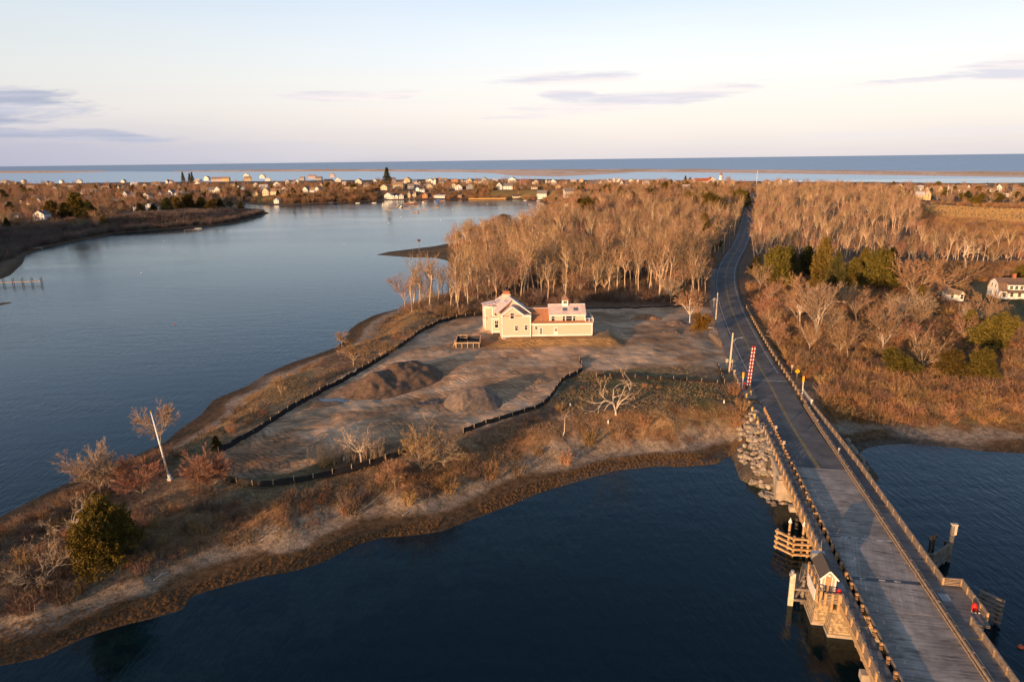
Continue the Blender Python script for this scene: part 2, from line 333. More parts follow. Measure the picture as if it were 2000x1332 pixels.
def cover(x, y, h, s):
    """what grows or lies on the ground at each vertex: an albedo (with a sunlit tone on the house slope), and how much of it is bare worked soil"""
    x = x.ravel(); y = y.ravel(); n1 = fbm(x, y, 14, 4); n2 = fbm(x+40, y+9, 5, 3); n3 = fbm(x-70, y+31, 35, 3)
    c = np.zeros((len(x), 3)); dist = np.hypot(x, y)
    def setc(w, col):
        w = np.clip(w, 0, 1)[:, None]; c[:] = c*(1-w)+np.array(col)*w
    setc(np.ones(len(x)), (.215, .130, .075))
    setc(smooth(.46, .62, n1), (.32, .20, .105)); setc(smooth(.52, .66, n2)*.8, (.15, .095, .058)); setc(smooth(.52, .66, n3)*.55, (.085, .095, .045))
    wood = smooth(205, 225, y)*(1-smooth(60, 90, np.abs(x-60))*0)
    setc(wood*.9*(x < 600), (.15, .10, .066))
    setc(smooth(24, 12, s)*smooth(.45, .6, n2)*.7, (.20, .105, .05))
    setc(smooth(10.5, 8, s+(n2-.5)*6)*smooth(450, 350, dist), (.29, .222, .16))          # sand
    setc(smooth(6.0, 4.4, s+(n1-.5)*6)*smooth(.30, .40, fbm(x+5, y+77, 30, 2)), (.135, .080, .040))  # salt-marsh fringe
    setc(smooth(3.2, .2, h*6)*(s > 0)*(s < 3)*.6, (.05, .038, .026))
    for L in lawns: setc(smooth(-3, 5, sdf(x, y, L)+(n2-.5)*9)*.85, (.17, .13, .055) if L is lawns[1] else (.10, .10, .042))
    setc(smooth(-26, 12, sdf(x, y, marsh)+(n3-.5)*30), (.40, .26, .11)); setc(smooth(-2, 2, sdf(x, y, spit))*.8, (.105, .078, .048))
    dm = smooth(-.7, .7, sdf(x, y, dirt)+(n2-.5)*2.5)*(s > 4)
    d1 = fbm(x*.45+y*.25, y*1.2-x*.5, 7, 4)
    dc = np.array((.45, .275, .155))*(1-smooth(.4, .6, d1)[:, None])+np.array((.60, .41, .26))*smooth(.4, .6, d1)[:, None]
    dc = dc*(1-.5*smooth(.55, .7, n1)[:, None])+np.array((.17, .10, .055))*(.5*smooth(.55, .7, n1)[:, None])
    c[:] = c*(1-dm[:, None])+dc*dm[:, None]
    hx, hy = x-house_c[0], y-house_c[1]; pad = smooth(6.5, 2.5, np.hypot(np.maximum(np.abs(hx-1)-15.5, 0), np.maximum(np.abs(hy-6)-9.5, 0)))
    setc(pad*.85*smooth(8, -4, hy), (.34, .205, .085))  # sunlit orange of the pad's front slope, put into the ground colour
    setc((s < 2)*(h > -.1)*(np.hypot(x-house_c[0]-38, y-110) < 40), (.10, .08, .06)); bed = (s < 0) & (h < -.1)
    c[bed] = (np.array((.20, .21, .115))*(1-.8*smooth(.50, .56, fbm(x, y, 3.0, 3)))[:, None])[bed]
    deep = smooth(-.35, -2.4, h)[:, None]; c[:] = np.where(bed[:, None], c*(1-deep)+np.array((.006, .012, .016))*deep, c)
    return c, dm
def grid_mesh(name, X, Y, Z, m, attrs=()):
    r, k = X.shape; me = bpy.data.meshes.new(name); me.vertices.add(r*k); me.vertices.foreach_set('co', np.stack([X, Y, Z], -1).ravel())
    i = np.arange((r-1)*(k-1)); a = (i//(k-1))*k+i % (k-1); q = np.stack([a, a+1, a+k+1, a+k], -1).ravel()
    me.loops.add(len(q)); me.loops.foreach_set('vertex_index', q); me.polygons.add(len(i)); me.polygons.foreach_set('loop_start', np.arange(0, len(q), 4)); me.polygons.foreach_set('loop_total', np.full(len(i), 4))
    me.polygons.foreach_set('use_smooth', np.ones(len(i), bool)); me.materials.append(m); me.update(); me.validate()
    for nm, c in attrs:
        at = me.attributes.new(nm, 'FLOAT_COLOR', 'POINT'); at.data.foreach_set('color', np.concatenate([c, np.ones((len(c), 1))], 1).ravel())
    return me
# rows get wider apart with distance, as the ground needs less detail there
rows = 26*(1660/26)**np.linspace(0, 1, 760); tt = np.linspace(-1.25, 1.25, 800)
Yg = rows[:, None]*np.ones(800)[None]; Xg = rows[:, None]*tt[None]+0.0*Yg
Zg = hgt(Xg, Yg); Sg = sdf(Xg.ravel(), Yg.ravel(), main)
Cg, Dg = cover(Xg, Yg, Zg.ravel(), Sg)
# tyre ruts and rough lumps in the worked soil
def ruts(x, y): 
    q = x*math.sin(1.0)+y*math.cos(1.0)+(fbm(x, y, 22, 2)-.5)*16
    return np.sin(q*3.6)*.028*smooth(.5, .62, fbm(x-30, y+12, 9, 3))+np.sin((x*.35-y*.93+(fbm(x, y, 18, 2)-.5)*12)*4.1)*.022*smooth(.52, .64, fbm(x+55, y+2, 10, 3))+0*np.sin(q)*smooth(.42, .6, fbm(x+9, y-4, 12, 2))+(fbm(x, y, 1.6, 3)-.5)*.35
Zg = Zg+(Dg*ruts(Xg.ravel(), Yg.ravel())).reshape(Zg.shape)*(Yg < 240)*smooth(0, 4, Sg).reshape(Zg.shape)
_Sg = Sg.reshape(Zg.shape)
def lut(x, y, A):
    x = np.asarray(x, float); y = np.maximum(np.asarray(y, float), 26.01)
    i = np.clip(np.log(y/26)/math.log(1660/26)*759, 0, 758.999); j = np.clip((x/y+1.25)/2.5*799, 0, 798.999); a = i.astype(int); b_ = j.astype(int); fi = i-a; fj = j-b_
    return (A[a, b_]*(1-fj)+A[a, b_+1]*fj)*(1-fi)+(A[a+1, b_]*(1-fj)+A[a+1, b_+1]*fj)*fi
hgt_exact = hgt; sdf_exact = sdf
def hgt(x, y): return lut(x, y, Zg)
def sdf(x, y, poly): return lut(x, y, _Sg) if poly is main else sdf_exact(x, y, poly)
mg = bpy.data.materials.new('ground_cover'); mg.use_nodes = True; t = NT(mg.node_tree); b = t.n['Principled BSDF']
at = t.new('ShaderNodeVertexColor', layer_name='cov'); at2 = t.new('ShaderNodeVertexColor', layer_name='soil'); tc = t.new('ShaderNodeTexCoord'); o = tc.outputs['Object']
tuft = t.noise(o, .9, 6, .7); fine = t.noise(o, 3.2, 5, .75); rut = t.noise(t.map(o, (.25, 1.5, 1), (0, 0, .55)), .8, 5, .65, .8)
veg = t.math('MULTIPLY', t.mr(tuft, .35, .65, .55, 1.45), t.mr(fine, .35, .65, .6, 1.4)); wv = t.new('ShaderNodeTexWave', wave_type='BANDS', bands_direction='DIAGONAL'); t.put(wv.inputs['Vector'], o); wv.inputs['Scale'].default_value = .42; wv.inputs['Distortion'].default_value = 16; wv.inputs['Detail'].default_value = 3; wv.inputs['Detail Scale'].default_value = .35
trk = t.math('MULTIPLY', t.mr(wv.outputs['Fac'], .75, .95), t.mr(t.noise(o, .07, 2), .42, .55)); grit = t.noise(o, 9., 3, .8)
soil = t.math('MULTIPLY', t.mr(rut, .32, .68, .55, 1.35), t.mr(fine, .3, .7, .78, 1.18)); soil = t.math('MULTIPLY', soil, t.mr(trk, 0, 1, 1., .55)); soil = t.math('MULTIPLY', soil, t.mr(grit, .62, .72, 1., 1.6)); soil = t.math('MULTIPLY', soil, t.mr(t.noise(t.map(o, (1, 1, 1), loc=(9, 4, 0)), .12, 5, .6), .38, .62, .78, 1.18))
v = t.math('ADD', t.math('MULTIPLY', veg, t.math('SUBTRACT', 1, at2.outputs[0])), t.math('MULTIPLY', soil, at2.outputs[0]))
cx = t.new('ShaderNodeCombineXYZ'); [t.put(cx.inputs[i], v) for i in range(3)]
t.put(b.inputs['Base Color'], t.mix(1., at.outputs[0], cx.outputs[0], 'MULTIPLY')); b.inputs['Roughness'].default_value = .95; b.inputs['Specular IOR Level'].default_value = .1
t.put(b.inputs['Normal'], t.bump(t.math('ADD', tuft, t.math('MULTIPLY', fine, .5)), .5, .35))
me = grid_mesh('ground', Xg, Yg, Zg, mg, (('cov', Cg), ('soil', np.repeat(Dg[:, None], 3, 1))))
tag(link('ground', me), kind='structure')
# ---------------------------------------------------------------- water
def water_mat(name, rough, bscale, bstr, body, dirs, far=False):
    m = bpy.data.materials.new(name); m.use_nodes = True; t = NT(m.node_tree); t.n.remove(t.n['Principled BSDF']); out = t.n['Material Output']
    tc = t.new('ShaderNodeTexCoord'); o = tc.outputs['Object']
    rip = t.noise(t.map(o, (1.0, .33, 1), (0, 0, dirs)), bscale, 3, .6, .4); sw = t.noise(t.map(o, (.35, 1., 1), (0, 0, -dirs)), bscale*.25, 2, .5)
    calm = t.noise(t.map(o, (.3, 1, 1), (0, 0, .25)), .013, 3, .6, .5)
    k = t.mr(calm, .38, .60, .30, 1.0)
    nb = t.bump(t.math('ADD', rip, t.math('MULTIPLY', sw, .8)), t.math('MULTIPLY', k, bstr), .2)
    fr = t.new('ShaderNodeFresnel'); fr.inputs[0].default_value = 1.29; t.put(fr.inputs['Normal'], nb)
    gl = t.new('ShaderNodeBsdfGlossy'); t.put(gl.inputs['Roughness'], t.math('ADD', rough, t.math('MULTIPLY', k, .08))); t.put(gl.inputs['Normal'], nb); gl.inputs[0].default_value = (.82, .92, 1., 1)
    if far: tr = t.new('ShaderNodeBsdfDiffuse'); tr.inputs[0].default_value = (*body, 1)
    else:
        a = t.new('ShaderNodeBsdfTransparent'); a.inputs[0].default_value = (.42, .56, .54, 1); d = t.new('ShaderNodeBsdfDiffuse'); d.inputs[0].default_value = (*body, 1)
        mx = t.new('ShaderNodeMixShader'); mx.inputs[0].default_value = .45; t.l.new(a.outputs[0], mx.inputs[1]); t.l.new(d.outputs[0], mx.inputs[2]); tr = mx
    mx2 = t.new('ShaderNodeMixShader'); t.put(mx2.inputs[0], t.math('MULTIPLY', fr.outputs[0], (.40 if name == 'sea_water' else .62) if far else .92)); t.l.new(tr.outputs[0], mx2.inputs[1]); t.l.new(gl.outputs[0], mx2.inputs[2]); t.l.new(mx2.outputs[0], out.inputs[0])
    return m
q = MB(); q.add([(-2100, -300, 0), (2100, -300, 0), (2100, 1600, 0), (-2100, 1600, 0)], [(0, 1, 2, 3)])
tag(q.build('river_water', water_mat('river_water', .06, 1.1, .55, (.004, .020, .027), .5)), kind='structure')
_ln = [P(a, b_) for a, b_ in ((1930, 341.2), (1800, 340), (1550, 336.5), (1250, 334), (1000, 337), (700, 333.5), (480, 334.5), (350, 336), (215, 335.4), (0, 336.5), (-300, 338))]
_ln = [(6000, 1601), (2000, 1602)]+_ln+[(-9000, 4700)]; k = len(_ln)
q = MB(); q.add([(x, max(y, 1600.5), 0) for x, y in _ln]+[(x, 1600.2, 0) for x, y in _ln], [(i, k+i, k+i+1, i+1) for i in range(k-1)])
lagoon_q = q
q = MB(); q.add([(x, y+.4, 0) for x, y in _ln]+[(x*30, 90000, 0) for x, y in _ln], [(i, i+1, k+i+1, k+i) for i in range(k-1)])
tag(q.build('sea_water', water_mat('sea_water', .22, .10, .5, (.055, .11, .23), .1, True)), kind='structure')
tag(lagoon_q.build('lagoon_water', water_mat('lagoon_water', .16, .25, .35, (.10, .15, .22), .1, True)), kind='structure')
q = MB(); q.add([(-2100, -300, -5.4), (2100, -300, -5.4), (2100, 1700, -5.4), (-2100, 1700, -5.4)], [(0, 1, 2, 3)])
tag(q.build('sea_bed', mat('sea_bed', (.006, .012, .016), 1.)), kind='structure')
# ---------------------------------------------------------------- the barrier beach beyond the village
def beach_strip(name, nearl, farl, seed, hmax):
    xs = np.arange(nearl[0][0], nearl[-1][0]+.1, 6.); ny = np.interp(xs, *zip(*nearl)); fy = np.interp(xs, *zip(*farl)); X = []; Y = []
    for a, n_, f_ in zip(xs, ny, fy):
        p = np.array(P(a, n_)); r = np.array(P(a, f_)); u = np.linspace(0, 1, 24)[:, None]; l = p*(1-u)+r*u; X.append(l[:, 0]); Y.append(l[:, 1])
    X = np.array(X); Y = np.array(Y); u = np.linspace(0, 1, 24)[None]*np.ones_like(X)
    Z = -.4+np.clip(np.minimum(u, 1-u)*12, 0, 1)*1.2+smooth(.3, .55, u)*smooth(1, .75, u)*hmax*fbm(X+seed, Y, 160, 4)*1.4
    n = fbm(X, Y*.3, 90, 4); c = np.array((.95, .66, .47))[None, None]*np.ones(X.shape+(1,)); g = (smooth(.45, .6, n)*smooth(.2, .4, u)*smooth(1, .8, u))[..., None]; c = c*(1-g)+np.array((.75, .48, .27))*g
    o = link(name, grid_mesh(name, X, Y, Z, mg, (('cov', c.reshape(-1, 3)), ('soil', np.ones((X.size, 3)))))); tag(o, kind='structure')
beach_strip('barrier_beach', [(340, 336.2), (480, 336), (560, 336), (700, 335.5), (900, 336.8), (960, 339), (1000, 344), (1090, 346), (1200, 340), (1250, 336.5), (1400, 338), (1550, 340), (1800, 344), (2000, 347), (2400, 351)],
            [(340, 335.6), (480, 333), (560, 331.5), (700, 331.5), (900, 332.5), (1000, 331.5), (1200, 331), (1400, 332), (1600, 333), (1800, 335.5), (2000, 337), (2400, 339)], 3, 4.5)
beach_strip('barrier_beach', [(-300, 341), (0, 339), (100, 338.4), (180, 336.8), (215, 335.6)], [(-300, 335), (0, 334.2), (100, 334), (180, 334.4), (215, 335.2)], 9, 4.)
# ================================================================ ROAD
asph = mat('asphalt', (.125, .118, .112), .9, .35, .25, .2, 6, col2=(.075, .073, .073)); lw = mat('lane_white', (.48, .47, .45), .8, .5, 2.); ly = mat('lane_yellow', (.42, .28, .06), .8, .5, 2.)
RR = spline(_rp[1:], 1.6)
def ribbon(name, c0, c1, dz, m, i0=0, i1=None, kind='structure'):
    pts = RR[i0:i1]; tg = np.gradient(pts[:, :2], axis=0); tg /= np.linalg.norm(tg, axis=1)[:, None]; nr = np.stack([tg[:, 1], -tg[:, 0]], 1)
    q = MB(); k = len(pts)
    vs = [(p[0]+n[0]*c, p[1]+n[1]*c, p[2]+dz) for c in (c0, c1) for p, n in zip(pts, nr)]
    q.add(vs, [(i, i+1, k+i+1, k+i)[::-1] for i in range(k-1)]); o = q.build(name, m); tag(o, kind=kind); return o
def ri(px, py, z): x, y = P(px, py, z); return int(np.argmin((RR[:, 0]-x)**2+(RR[:, 1]-y)**2))
ribbon('road', -4.0, 4.2, .0, asph)
ribbon('road_shoulder', -6.6, -3.9, -.03, mat('worn_asphalt', (.21, .19, .17), .95, .3, .6), 20, int(np.argmax(RR[:, 1] > 300)))
iS = ri(1490, 728, 4.7); iB = ri(1497, 742, 4.6)
for c in (-.14, .14): ribbon('centre_line', c-.06, c+.06, .006, ly, 0, None)
ribbon('edge_line', -3.45, -3.31, .006, lw, iS, None); ribbon('edge_line', 3.31, 3.45, .006, lw, iS, None)
p = RR[iB]; tg = RR[iB+1]-RR[iB-1]; a = math.atan2(-tg[0], tg[1])
q = MB(); q.box((p[0], p[1], p[2]+.004), (8.2, .28, .004), a); q.box((p[0]-math.sin(a)*2.6, p[1]+math.cos(a)*2.6, p[2]+.004), (8.2, .2, .004), a); tag(q.build('stop_line', lw), kind='structure')
def roadpt(i, off, dz=0.):
    p = RR[i]; tg = RR[min(i+1, len(RR)-1)]-RR[max(i-1, 0)]; L = math.hypot(tg[0], tg[1]); return p[0]+tg[1]/L*off, p[1]-tg[0]/L*off, p[2]+dz
# ================================================================ BRIDGE
TH = math.radians(10.5); BO = P(1600, 916, 4.5)
def BW(s, t, z=0.):
    return BO[0]-math.sin(TH)*s+math.cos(TH)*t, BO[1]-math.cos(TH)*s-math.sin(TH)*t, z
def SB(px, py, z):
    x, y = P(px, py, z); x -= BO[0]; y -= BO[1]; return -(x*math.sin(TH)+y*math.cos(TH)), x*math.cos(TH)-y*math.sin(TH)
tan = mat('tan_timber', (.50, .33, .17), .8, .4, 1.5, .3, 12, stretch=(1, 1, 4)); tan2 = mat('rail_timber', (.34, .25, .17), .85, .4, 1.2, stretch=(.4, 2, 2))
grey = mat('weathered_timber', (.22, .19, .165), .9, .45, 1.5, .3, 10); dark = mat('creosote_timber', (.06, .05, .043), .9, .4, 2.)
conc = mat('concrete', (.40, .34, .27), .9, .3, .8, .2, 8); steel = mat('galvanised_steel', (.42, .42, .42), .5, .2, 3, metal=.6); white = mat('white_paint', (.78, .76, .72), .6, .12, 2.)
red = mat('red_cover', (.55, .025, .02), .55, .3, 3.); yel = mat('yellow_plastic', (.75, .45, .02), .5, .1, 3.)
br = empty('bridge', 'long timber bridge with railed walkways crossing the channel to the road', 'bridge', (BO[0], BO[1], 0), -TH)
def bp(name, m, q, parent=br): return q.build(name, m, parent)
Z0 = 4.5; S1 = 78.
q = MB(); q.b2(-3.75, 4.15, -21.3, -.02, 4.2, Z0); q.b2(-3.75, 4.15, -S1, -37.2, 4.2, Z0)
deckA = planks('deck_boards', (.32, .28, .24), .25, 1, .0, var=.6)
bp('timber_deck', deckA, q)
q = MB(); q.b2(-3.75, 4.15, -30.7, -21.55, 4.2, Z0+.01); q.b2(-3.75, 4.15, -37.18, -31.3, 4.2, Z0+.01)
bp('lifting_span_deck', planks('span_boards', (.33, .29, .25), .22, 0, .22, var=.45), q)
q = MB(); q.b2(-3.75, 6.6, -31.3, -30.7, 4.15, Z0+.02); bp('joint_plate', mat('joint_steel', (.05, .055, .065), .5), q)
q = MB()
for a in (-2.3, -1.0, .3, 2.2, 3.2): q = MB(); q.b2(a, a+.9, -21.54, -21.32, 4.3, Z0+.02); bp('joint_marking', lw, q)
for a, b_ in ((-2.6, -2.), (-.5, .2), (1.2, 1.9)): q = MB(); q.b2(a, b_, -31.12, -30.88, Z0+.021, Z0+.05); bp('joint_marking', lw, q)
q = MB(); q.b2(-3.75, 4.15, -.02, .3, 4.2, Z0+.012); bp('end_joint', mat('concrete_joint', (.30, .28, .26), .9), q)
wk = planks('walkway_boards', (.19, .17, .155), .2, 1, 0, var=.35)
q = MB(); q.b2(-6.0, -4.45, -S1, 17, 4.35, Z0+.14); q.b2(-8.3, -6.0, -36.3, -30.2, 4.2, Z0+.14); bp('walkway', wk, q)
q = MB(); q.b2(4.75, 6.45, -S1, -11.5, 4.3, Z0+.15); q.b2(6.45, 8.5, -38.2, -31.0, 4.3, Z0+.15); bp('walkway', wk, q)
q = MB(); q.b2(4.75, 6.3, -11.5, 31, 4.3, Z0+.12); q.b2(-6.0, -4.45, 17, 30, 4.3, Z0+.13); bp('walkway', mat('path_asphalt', (.13, .125, .125), .9, .3, .5), q)
q = MB()
for s in (12.1, 40.6, 55.): q = MB(); q.b2(-6., -4.5, -s-.06, -s+.06, Z0+.14, Z0+.16); bp('walkway_stripe', ly, q)
for s in (11.8, 40.7, 55.): q = MB(); q.b2(4.8, 6.4, -s-.06, -s+.06, Z0+.15, Z0+.17); bp('walkway_stripe', ly, q)
q = MB(); q.b2(5.2, 6.3, -34.3, -32.9, Z0+.15, Z0+.18); bp('access_hatch', mat('hatch_plate', (.30, .32, .32), .6), q); q = MB(); q.b2(-5.8, -5.0, -34.2, -32.6, Z0+.14, Z0+.17); bp('access_hatch', mat('hatch_plate', (.22, .24, .24), .6), q)
q = MB(); q.b2(-6.32, -6.02, -S1, 1.0, 3.75, 4.55); q.b2(6.5, 6.75, -S1, 1, 3.75, 4.5)
for t_ in (-4.5, -2.5, -.5, 1.5, 3.5, 5.3): q.b2(t_-.15, t_+.15, -S1, 0, 3.7, 4.19)
bp('edge_beam', tan, q)
q = MB(); q.b2(-6.75, -6.33, -3.2, 15.6, -.8, 4.4); q.b2(-7.1, -3, -3.6, -2.0, -1, 3.7); q.b2(-6.32, 6.5, -2.0, -1.4, -1, 3.7); bp('abutment', conc, q)
def railing(pts, z, posts_mat=tan, step=2.1, h=1.1, down=.75, rails=5, wd=.26):
    """posts, one mesh each, and the boards between them, along a line in bridge axes"""
    q = MB(); k = 0
    for (s0, t0), (s1, t1) in zip(pts[:-1], pts[1:]):
        for j in range(rails):
            zz = z+.22+j*(h-.3)/(rails-1); q.bar((t0, -s0, zz), (t1, -s1, zz), .06, .10)
        q.bar((t0, -s0, z+h-.02), (t1, -s1, z+h-.02), .20, .07)
        L = math.hypot(s1-s0, t1-t0); n = max(1, round(L/step))
        for i in range(n+1):
            if i == n and (s1, t1) != pts[-1]: continue
            f = i/n; p_ = MB(); p_.b2(-wd/2, wd/2, -wd/2, wd/2, -down, h+.04); o = p_.build('railing_post', posts_mat, br); o.location = (t0+(t1-t0)*f, -(s0+(s1-s0)*f), z)
            o.rotation_euler[2] = math.atan2(-(s1-s0), (t1-t0))
            k += 1
    bp('railing_boards', tan2, q)
railing([(-15.4, -6.15), (26.6, -6.2)], Z0, down=.95, wd=.3)
railing([(36.4, -6.15), (61., -6.2)], Z0, down=.95, wd=.3)
railing([(36.4, -7.9), (36.4, -6.4)], Z0, step=.8, down=1.2); railing([(30.2, -8.3), (36.0, -8.3)], Z0, step=1.5, rails=3, down=1.4)
railing([(-30, 5.55), (-14, 6.15), (0, 6.5), (30.9, 6.5)], Z0, tan2, step=2.4, down=.5, wd=.2); railing([(31, 6.5), (31, 8.5), (37.3, 8.5)], Z0, tan, step=1.5, down=.5, wd=.18); railing([(38.3, 6.5), (61, 6.5)], Z0, tan2, step=2.4, down=.5, wd=.2)
# kerb barriers between the carriageway and the walkways
q = MB(); q.b2(-3.95, -3.76, -S1, 1., Z0, Z0+.30); q.b2(-4.12, -3.98, -S1, -.5, Z0+.62, Z0+.86); bp('kerb_beam', grey, q)
def blk():
    q = MB()
    for k in range(3): q.b2(-.16, .16, -.15, .15, .10+k*.31, .27+k*.31)
    q.b2(-.09, .14, -.09, .09, -.1, .95); return q.mesh('kerb_post', mat('block_timber', (.46, .27, .13), .8, .35, 3.))
bm_ = blk()
s = -26.
while s < 60:
    o = link('kerb_post', bm_, br); o.location = (-4.35, -s, Z0); s += 1.4 if s < -3 else 2.1
q = MB(); q.b2(4.25, 4.42, -S1, 31, Z0+.32, Z0+.58); q.b2(4.58, 4.72, -S1, 31, Z0+.35, Z0+.52); q.b2(4.16, 4.3, -S1, 31, Z0-.1, Z0+.18); bp('kerb_rail', tan2, q)
s = -30.
while s < 60: q = MB(); q.b2(4.4, 4.6, -s-.12, -s+.12, Z0, Z0+.62); bp('kerb_rail_post', grey, q); s += 2.1
# piers, bents
stone = mat('pier_stone', (.42, .32, .20), .9, .55, 2.6, .8, 5)
def blocks(q, x0, x1, y0, y1, z0, z1, bat=.18):
    z = z0; n = max(1, round((z1-z0)/.55)); dz_ = (z1-z0)/n
    for i in range(n):
        b_ = bat*(1-i/n); j = .02*(i % 2)
        for face in ((x0-b_-j, y0-b_-j, x1+b_+j, y1+b_+j),): q.b2(face[0], face[2], face[1], face[3], z+.006, z+dz_-.006)
        z += dz_
    q.b2(x0+.05, x1-.05, y0+.05, y1-.05, z0, z1-.03)
q = MB(); blocks(q, -8.2, -6.35, -34.3, -26.8, -1.5, 3.3, .35); blocks(q, -6.9, 8.8, -36.3, -34.95, -1.5, 3.5, .3); blocks(q, -6.3, 7., -28.2, -27.0, -1.5, 3.5, .2); bp('stone_pier', stone, q)
q = MB(); q.b2(-8.6, -6.1, -34.6, -26.5, -.6, -.05+.35); q.b2(-7.3, 9.1, -36.65, -34.9, -.6, .4); bp('pier_footing', conc, q)
q = MB()
for s in (11.9, 46.6, 58): q = MB(); q.b2(-6.9, 6.9, -s-.45, -s+.45, 2.85, 3.7); bp('cap_beam', conc, q)
for s in (11.9, 46.6, 58):
    for t_ in (-5.6, -2.8, 0, 2.8, 5.6):
        q = MB(); q.cyl(t_, -s, -5, 2.86, .25, 8); bp('pile', dark, q)
# control booth on the stone pier
bh = empty('control_booth', 'small shingled bridge keeper booth with white trimmed gable on the stone pier', 'booth', BW(32.65, -7.2, Z0+.14), -TH)
q = MB(); HX, HY, HE, HA = .78, 1.85, 1.9, 2.75
q.add([(-HX, -HY, 0), (HX, -HY, 0), (HX, HY, 0), (-HX, HY, 0), (-HX, -HY, HE), (HX, -HY, HE), (HX, HY, HE), (-HX, HY, HE), (0, -HY, HA), (0, HY, HA)], [(0, 1, 5, 8, 4), (1, 2, 6, 5), (2, 3, 7, 9, 6), (3, 0, 4, 7)])
q.build('wall', mat('booth_shingle', (.50, .40, .31), .85, .25, 6.), bh)
q = MB()
for sg in (-1, 1):
    e = Vector((sg*(HX+.22), 0, HE-.24)); a_ = Vector((0, 0, HA)); n_ = Vector((sg*.66, 0, .75))*.07
    q.add([(e.x, -HY-.3, e.z), (e.x, HY+.3, e.z), (0, HY+.3, a_.z), (0, -HY-.3, a_.z), (e.x+n_.x, -HY-.3, e.z+n_.z), (e.x+n_.x, HY+.3, e.z+n_.z), (0, HY+.3, a_.z+.09), (0, -HY-.3, a_.z+.09)], [(0, 1, 2, 3), (4, 5, 6, 7), (0, 1, 5, 4), (1, 2, 6, 5), (0, 3, 7, 4), (2, 3, 7, 6)])
q.build('roof', mat('booth_roof', (.10, .085, .075), .9, .4, 8.), bh)
q = MB()
for sg in (-1, 1):
    q.bar((sg*(HX+.25), -HY-.33, HE-.25), (0, -HY-.33, HA+.02), .06, .18); q.b2(sg*HX-.09, sg*HX+.09, -HY-.05, -HY+.05, 0, HE)
q.b2(-.42, -.33, -HY-.04, -HY, 0, 1.95); q.b2(.33, .42, -HY-.04, -HY, 0, 1.95)
q.b2(-HX-.05, -HX, -HY, HY, -.0, .25); q.build('trim', white, bh)
q = MB(); q.b2(-.33, .33, -HY-.03, -HY, .02, 1.9); dr = q.build('door', mat('booth_door', (.42, .27, .16), .7), bh)
q = MB(); q.b2(-.12, .12, -HY-.2, -HY-.04, 2.05, 2.3); q.build('lamp', white, bh)
q = MB(); q.b2(-HX-.25, HX-.3, HY+.2, HY+.9, 1.6, 2.5); q.cyl(0, HY+.5, 2.5, 4.2, .03, 5); q.build('antenna', steel, bh)
q = MB(); q.b2(-.05, .05, -1.7, 1.7, -.75, .75); nb_ = q.build('navigation_board', mat('board_white', (.74, .70, .64), .7, .1), None); nb_.location = BW(32.6, -8.46, 3.85); nb_.rotation_euler[2] = -TH; tag(nb_, 'blank white board fixed to the railing below the bridge keeper booth', 'board')
# red covered gate machines on the platforms
def covered(name, s, t_, lab):
    o = empty(name, lab, 'cover', BW(s, t_, Z0+.15), -TH); q = MB()
    q.tube([(0, 0, 0), (0, 0, .35), (0, .02, .75), (0, .02, 1.0), (0, 0, 1.12)], [.16, .30, .34, .22, .08], 9); q.build('red_cover', red, o, True)
    q = MB(); q.b2(-.2, .2, -.2, .2, -.02, .06); q.cyl(.45, -.25, 0, .16, .10, 8); q.build('base', white, o)
covered('life_ring_box', 35.6, -6.25, 'bright red covered box beside the small bridge keeper booth'); covered('life_ring_box', 35.9, 7.8, 'bright red covered box at the outer corner of the right hand platform')
# timber fenders
def fender(name, pts, lab, piles, caps, zt=2.9, wales=4, m=tan, cm=white):
    o = empty(name, lab, 'fender', BW(*pts[0], 0), -TH); s0, t0 = pts[0]
    for j in range(wales):
        q = MB(); zz = .5+j*(zt-.5)/(wales-1)
        for (a, b_), (c, d) in zip(pts[:-1], pts[1:]): q.bar((b_-t0, -(a-s0), zz), (d-t0, -(c-s0), zz), .30, .28)
        q.build('wale', m, o)
    for i, (a, b_) in enumerate(piles):
        q = MB(); q.cyl(b_-t0, -(a-s0), -4, zt+.2+(1.2 if i in caps else 0), .17, 8); pl = q.build('pile', m if m != grey else dark, o)
        if i in caps: q = MB(); q.cyl(b_-t0, -(a-s0), zt+1.36, zt+1.95, .26, 10, 0, .03); q.cyl(b_-t0, -(a-s0), zt+1.3, zt+1.4, .26, 10); q.build('pile_cap', cm, pl)
    return o
fender('timber_fender', [(18.2, -9.9), (20.1, -7.9), (20.0, -5.6), (19.7, -4.2)], 'curved lit timber fender with white capped piles left of the bridge', [(18.0, -9.6), (17.9, -8.0), (18.6, -6.3), (19.7, -7.7), (19.7, -5.8)], (1, 2))
fender('timber_fender', [(17.6, 12.9), (20.8, 9.6), (20.4, 7.5)], 'weathered grey timber fender with dark capped piles right of the bridge', [(17.3, 12.4), (18.6, 10.4), (19.0, 9.8), (20.2, 9.4)], (1, 2), 2.6, 5, grey, dark)
fender('timber_fender', [(29.6, 11.3), (31.4, 13.2)], 'short stack of grey fender timbers beyond the right hand platform', [(29.6, 11.9), (31.0, 12.9)], (), 3.4, 6, grey)
fd = empty('fender_frame', 'white faced timber frame standing in the water left of the booth', 'fender', BW(31.2, -10.3, 0), -TH)
q = MB(); q.b2(-.3, .3, -.12, .12, -3, 4.5); q.build('front_board', mat('pale_board', (.66, .55, .42), .8, .3, 2), fd)
q = MB(); q.b2(.3, 2.0, -.1, .12, 2.2, 2.5); q.b2(.3, 2.0, -.1, .12, .7, 1.0); q.bar((.2, .8, 1.2), (2.2, 2.6, 2.9), .3, .2); q.bar((.6, .4, .9), (2.3, 2.2, 2.4), .3, .2); q.build('brace', grey, fd)
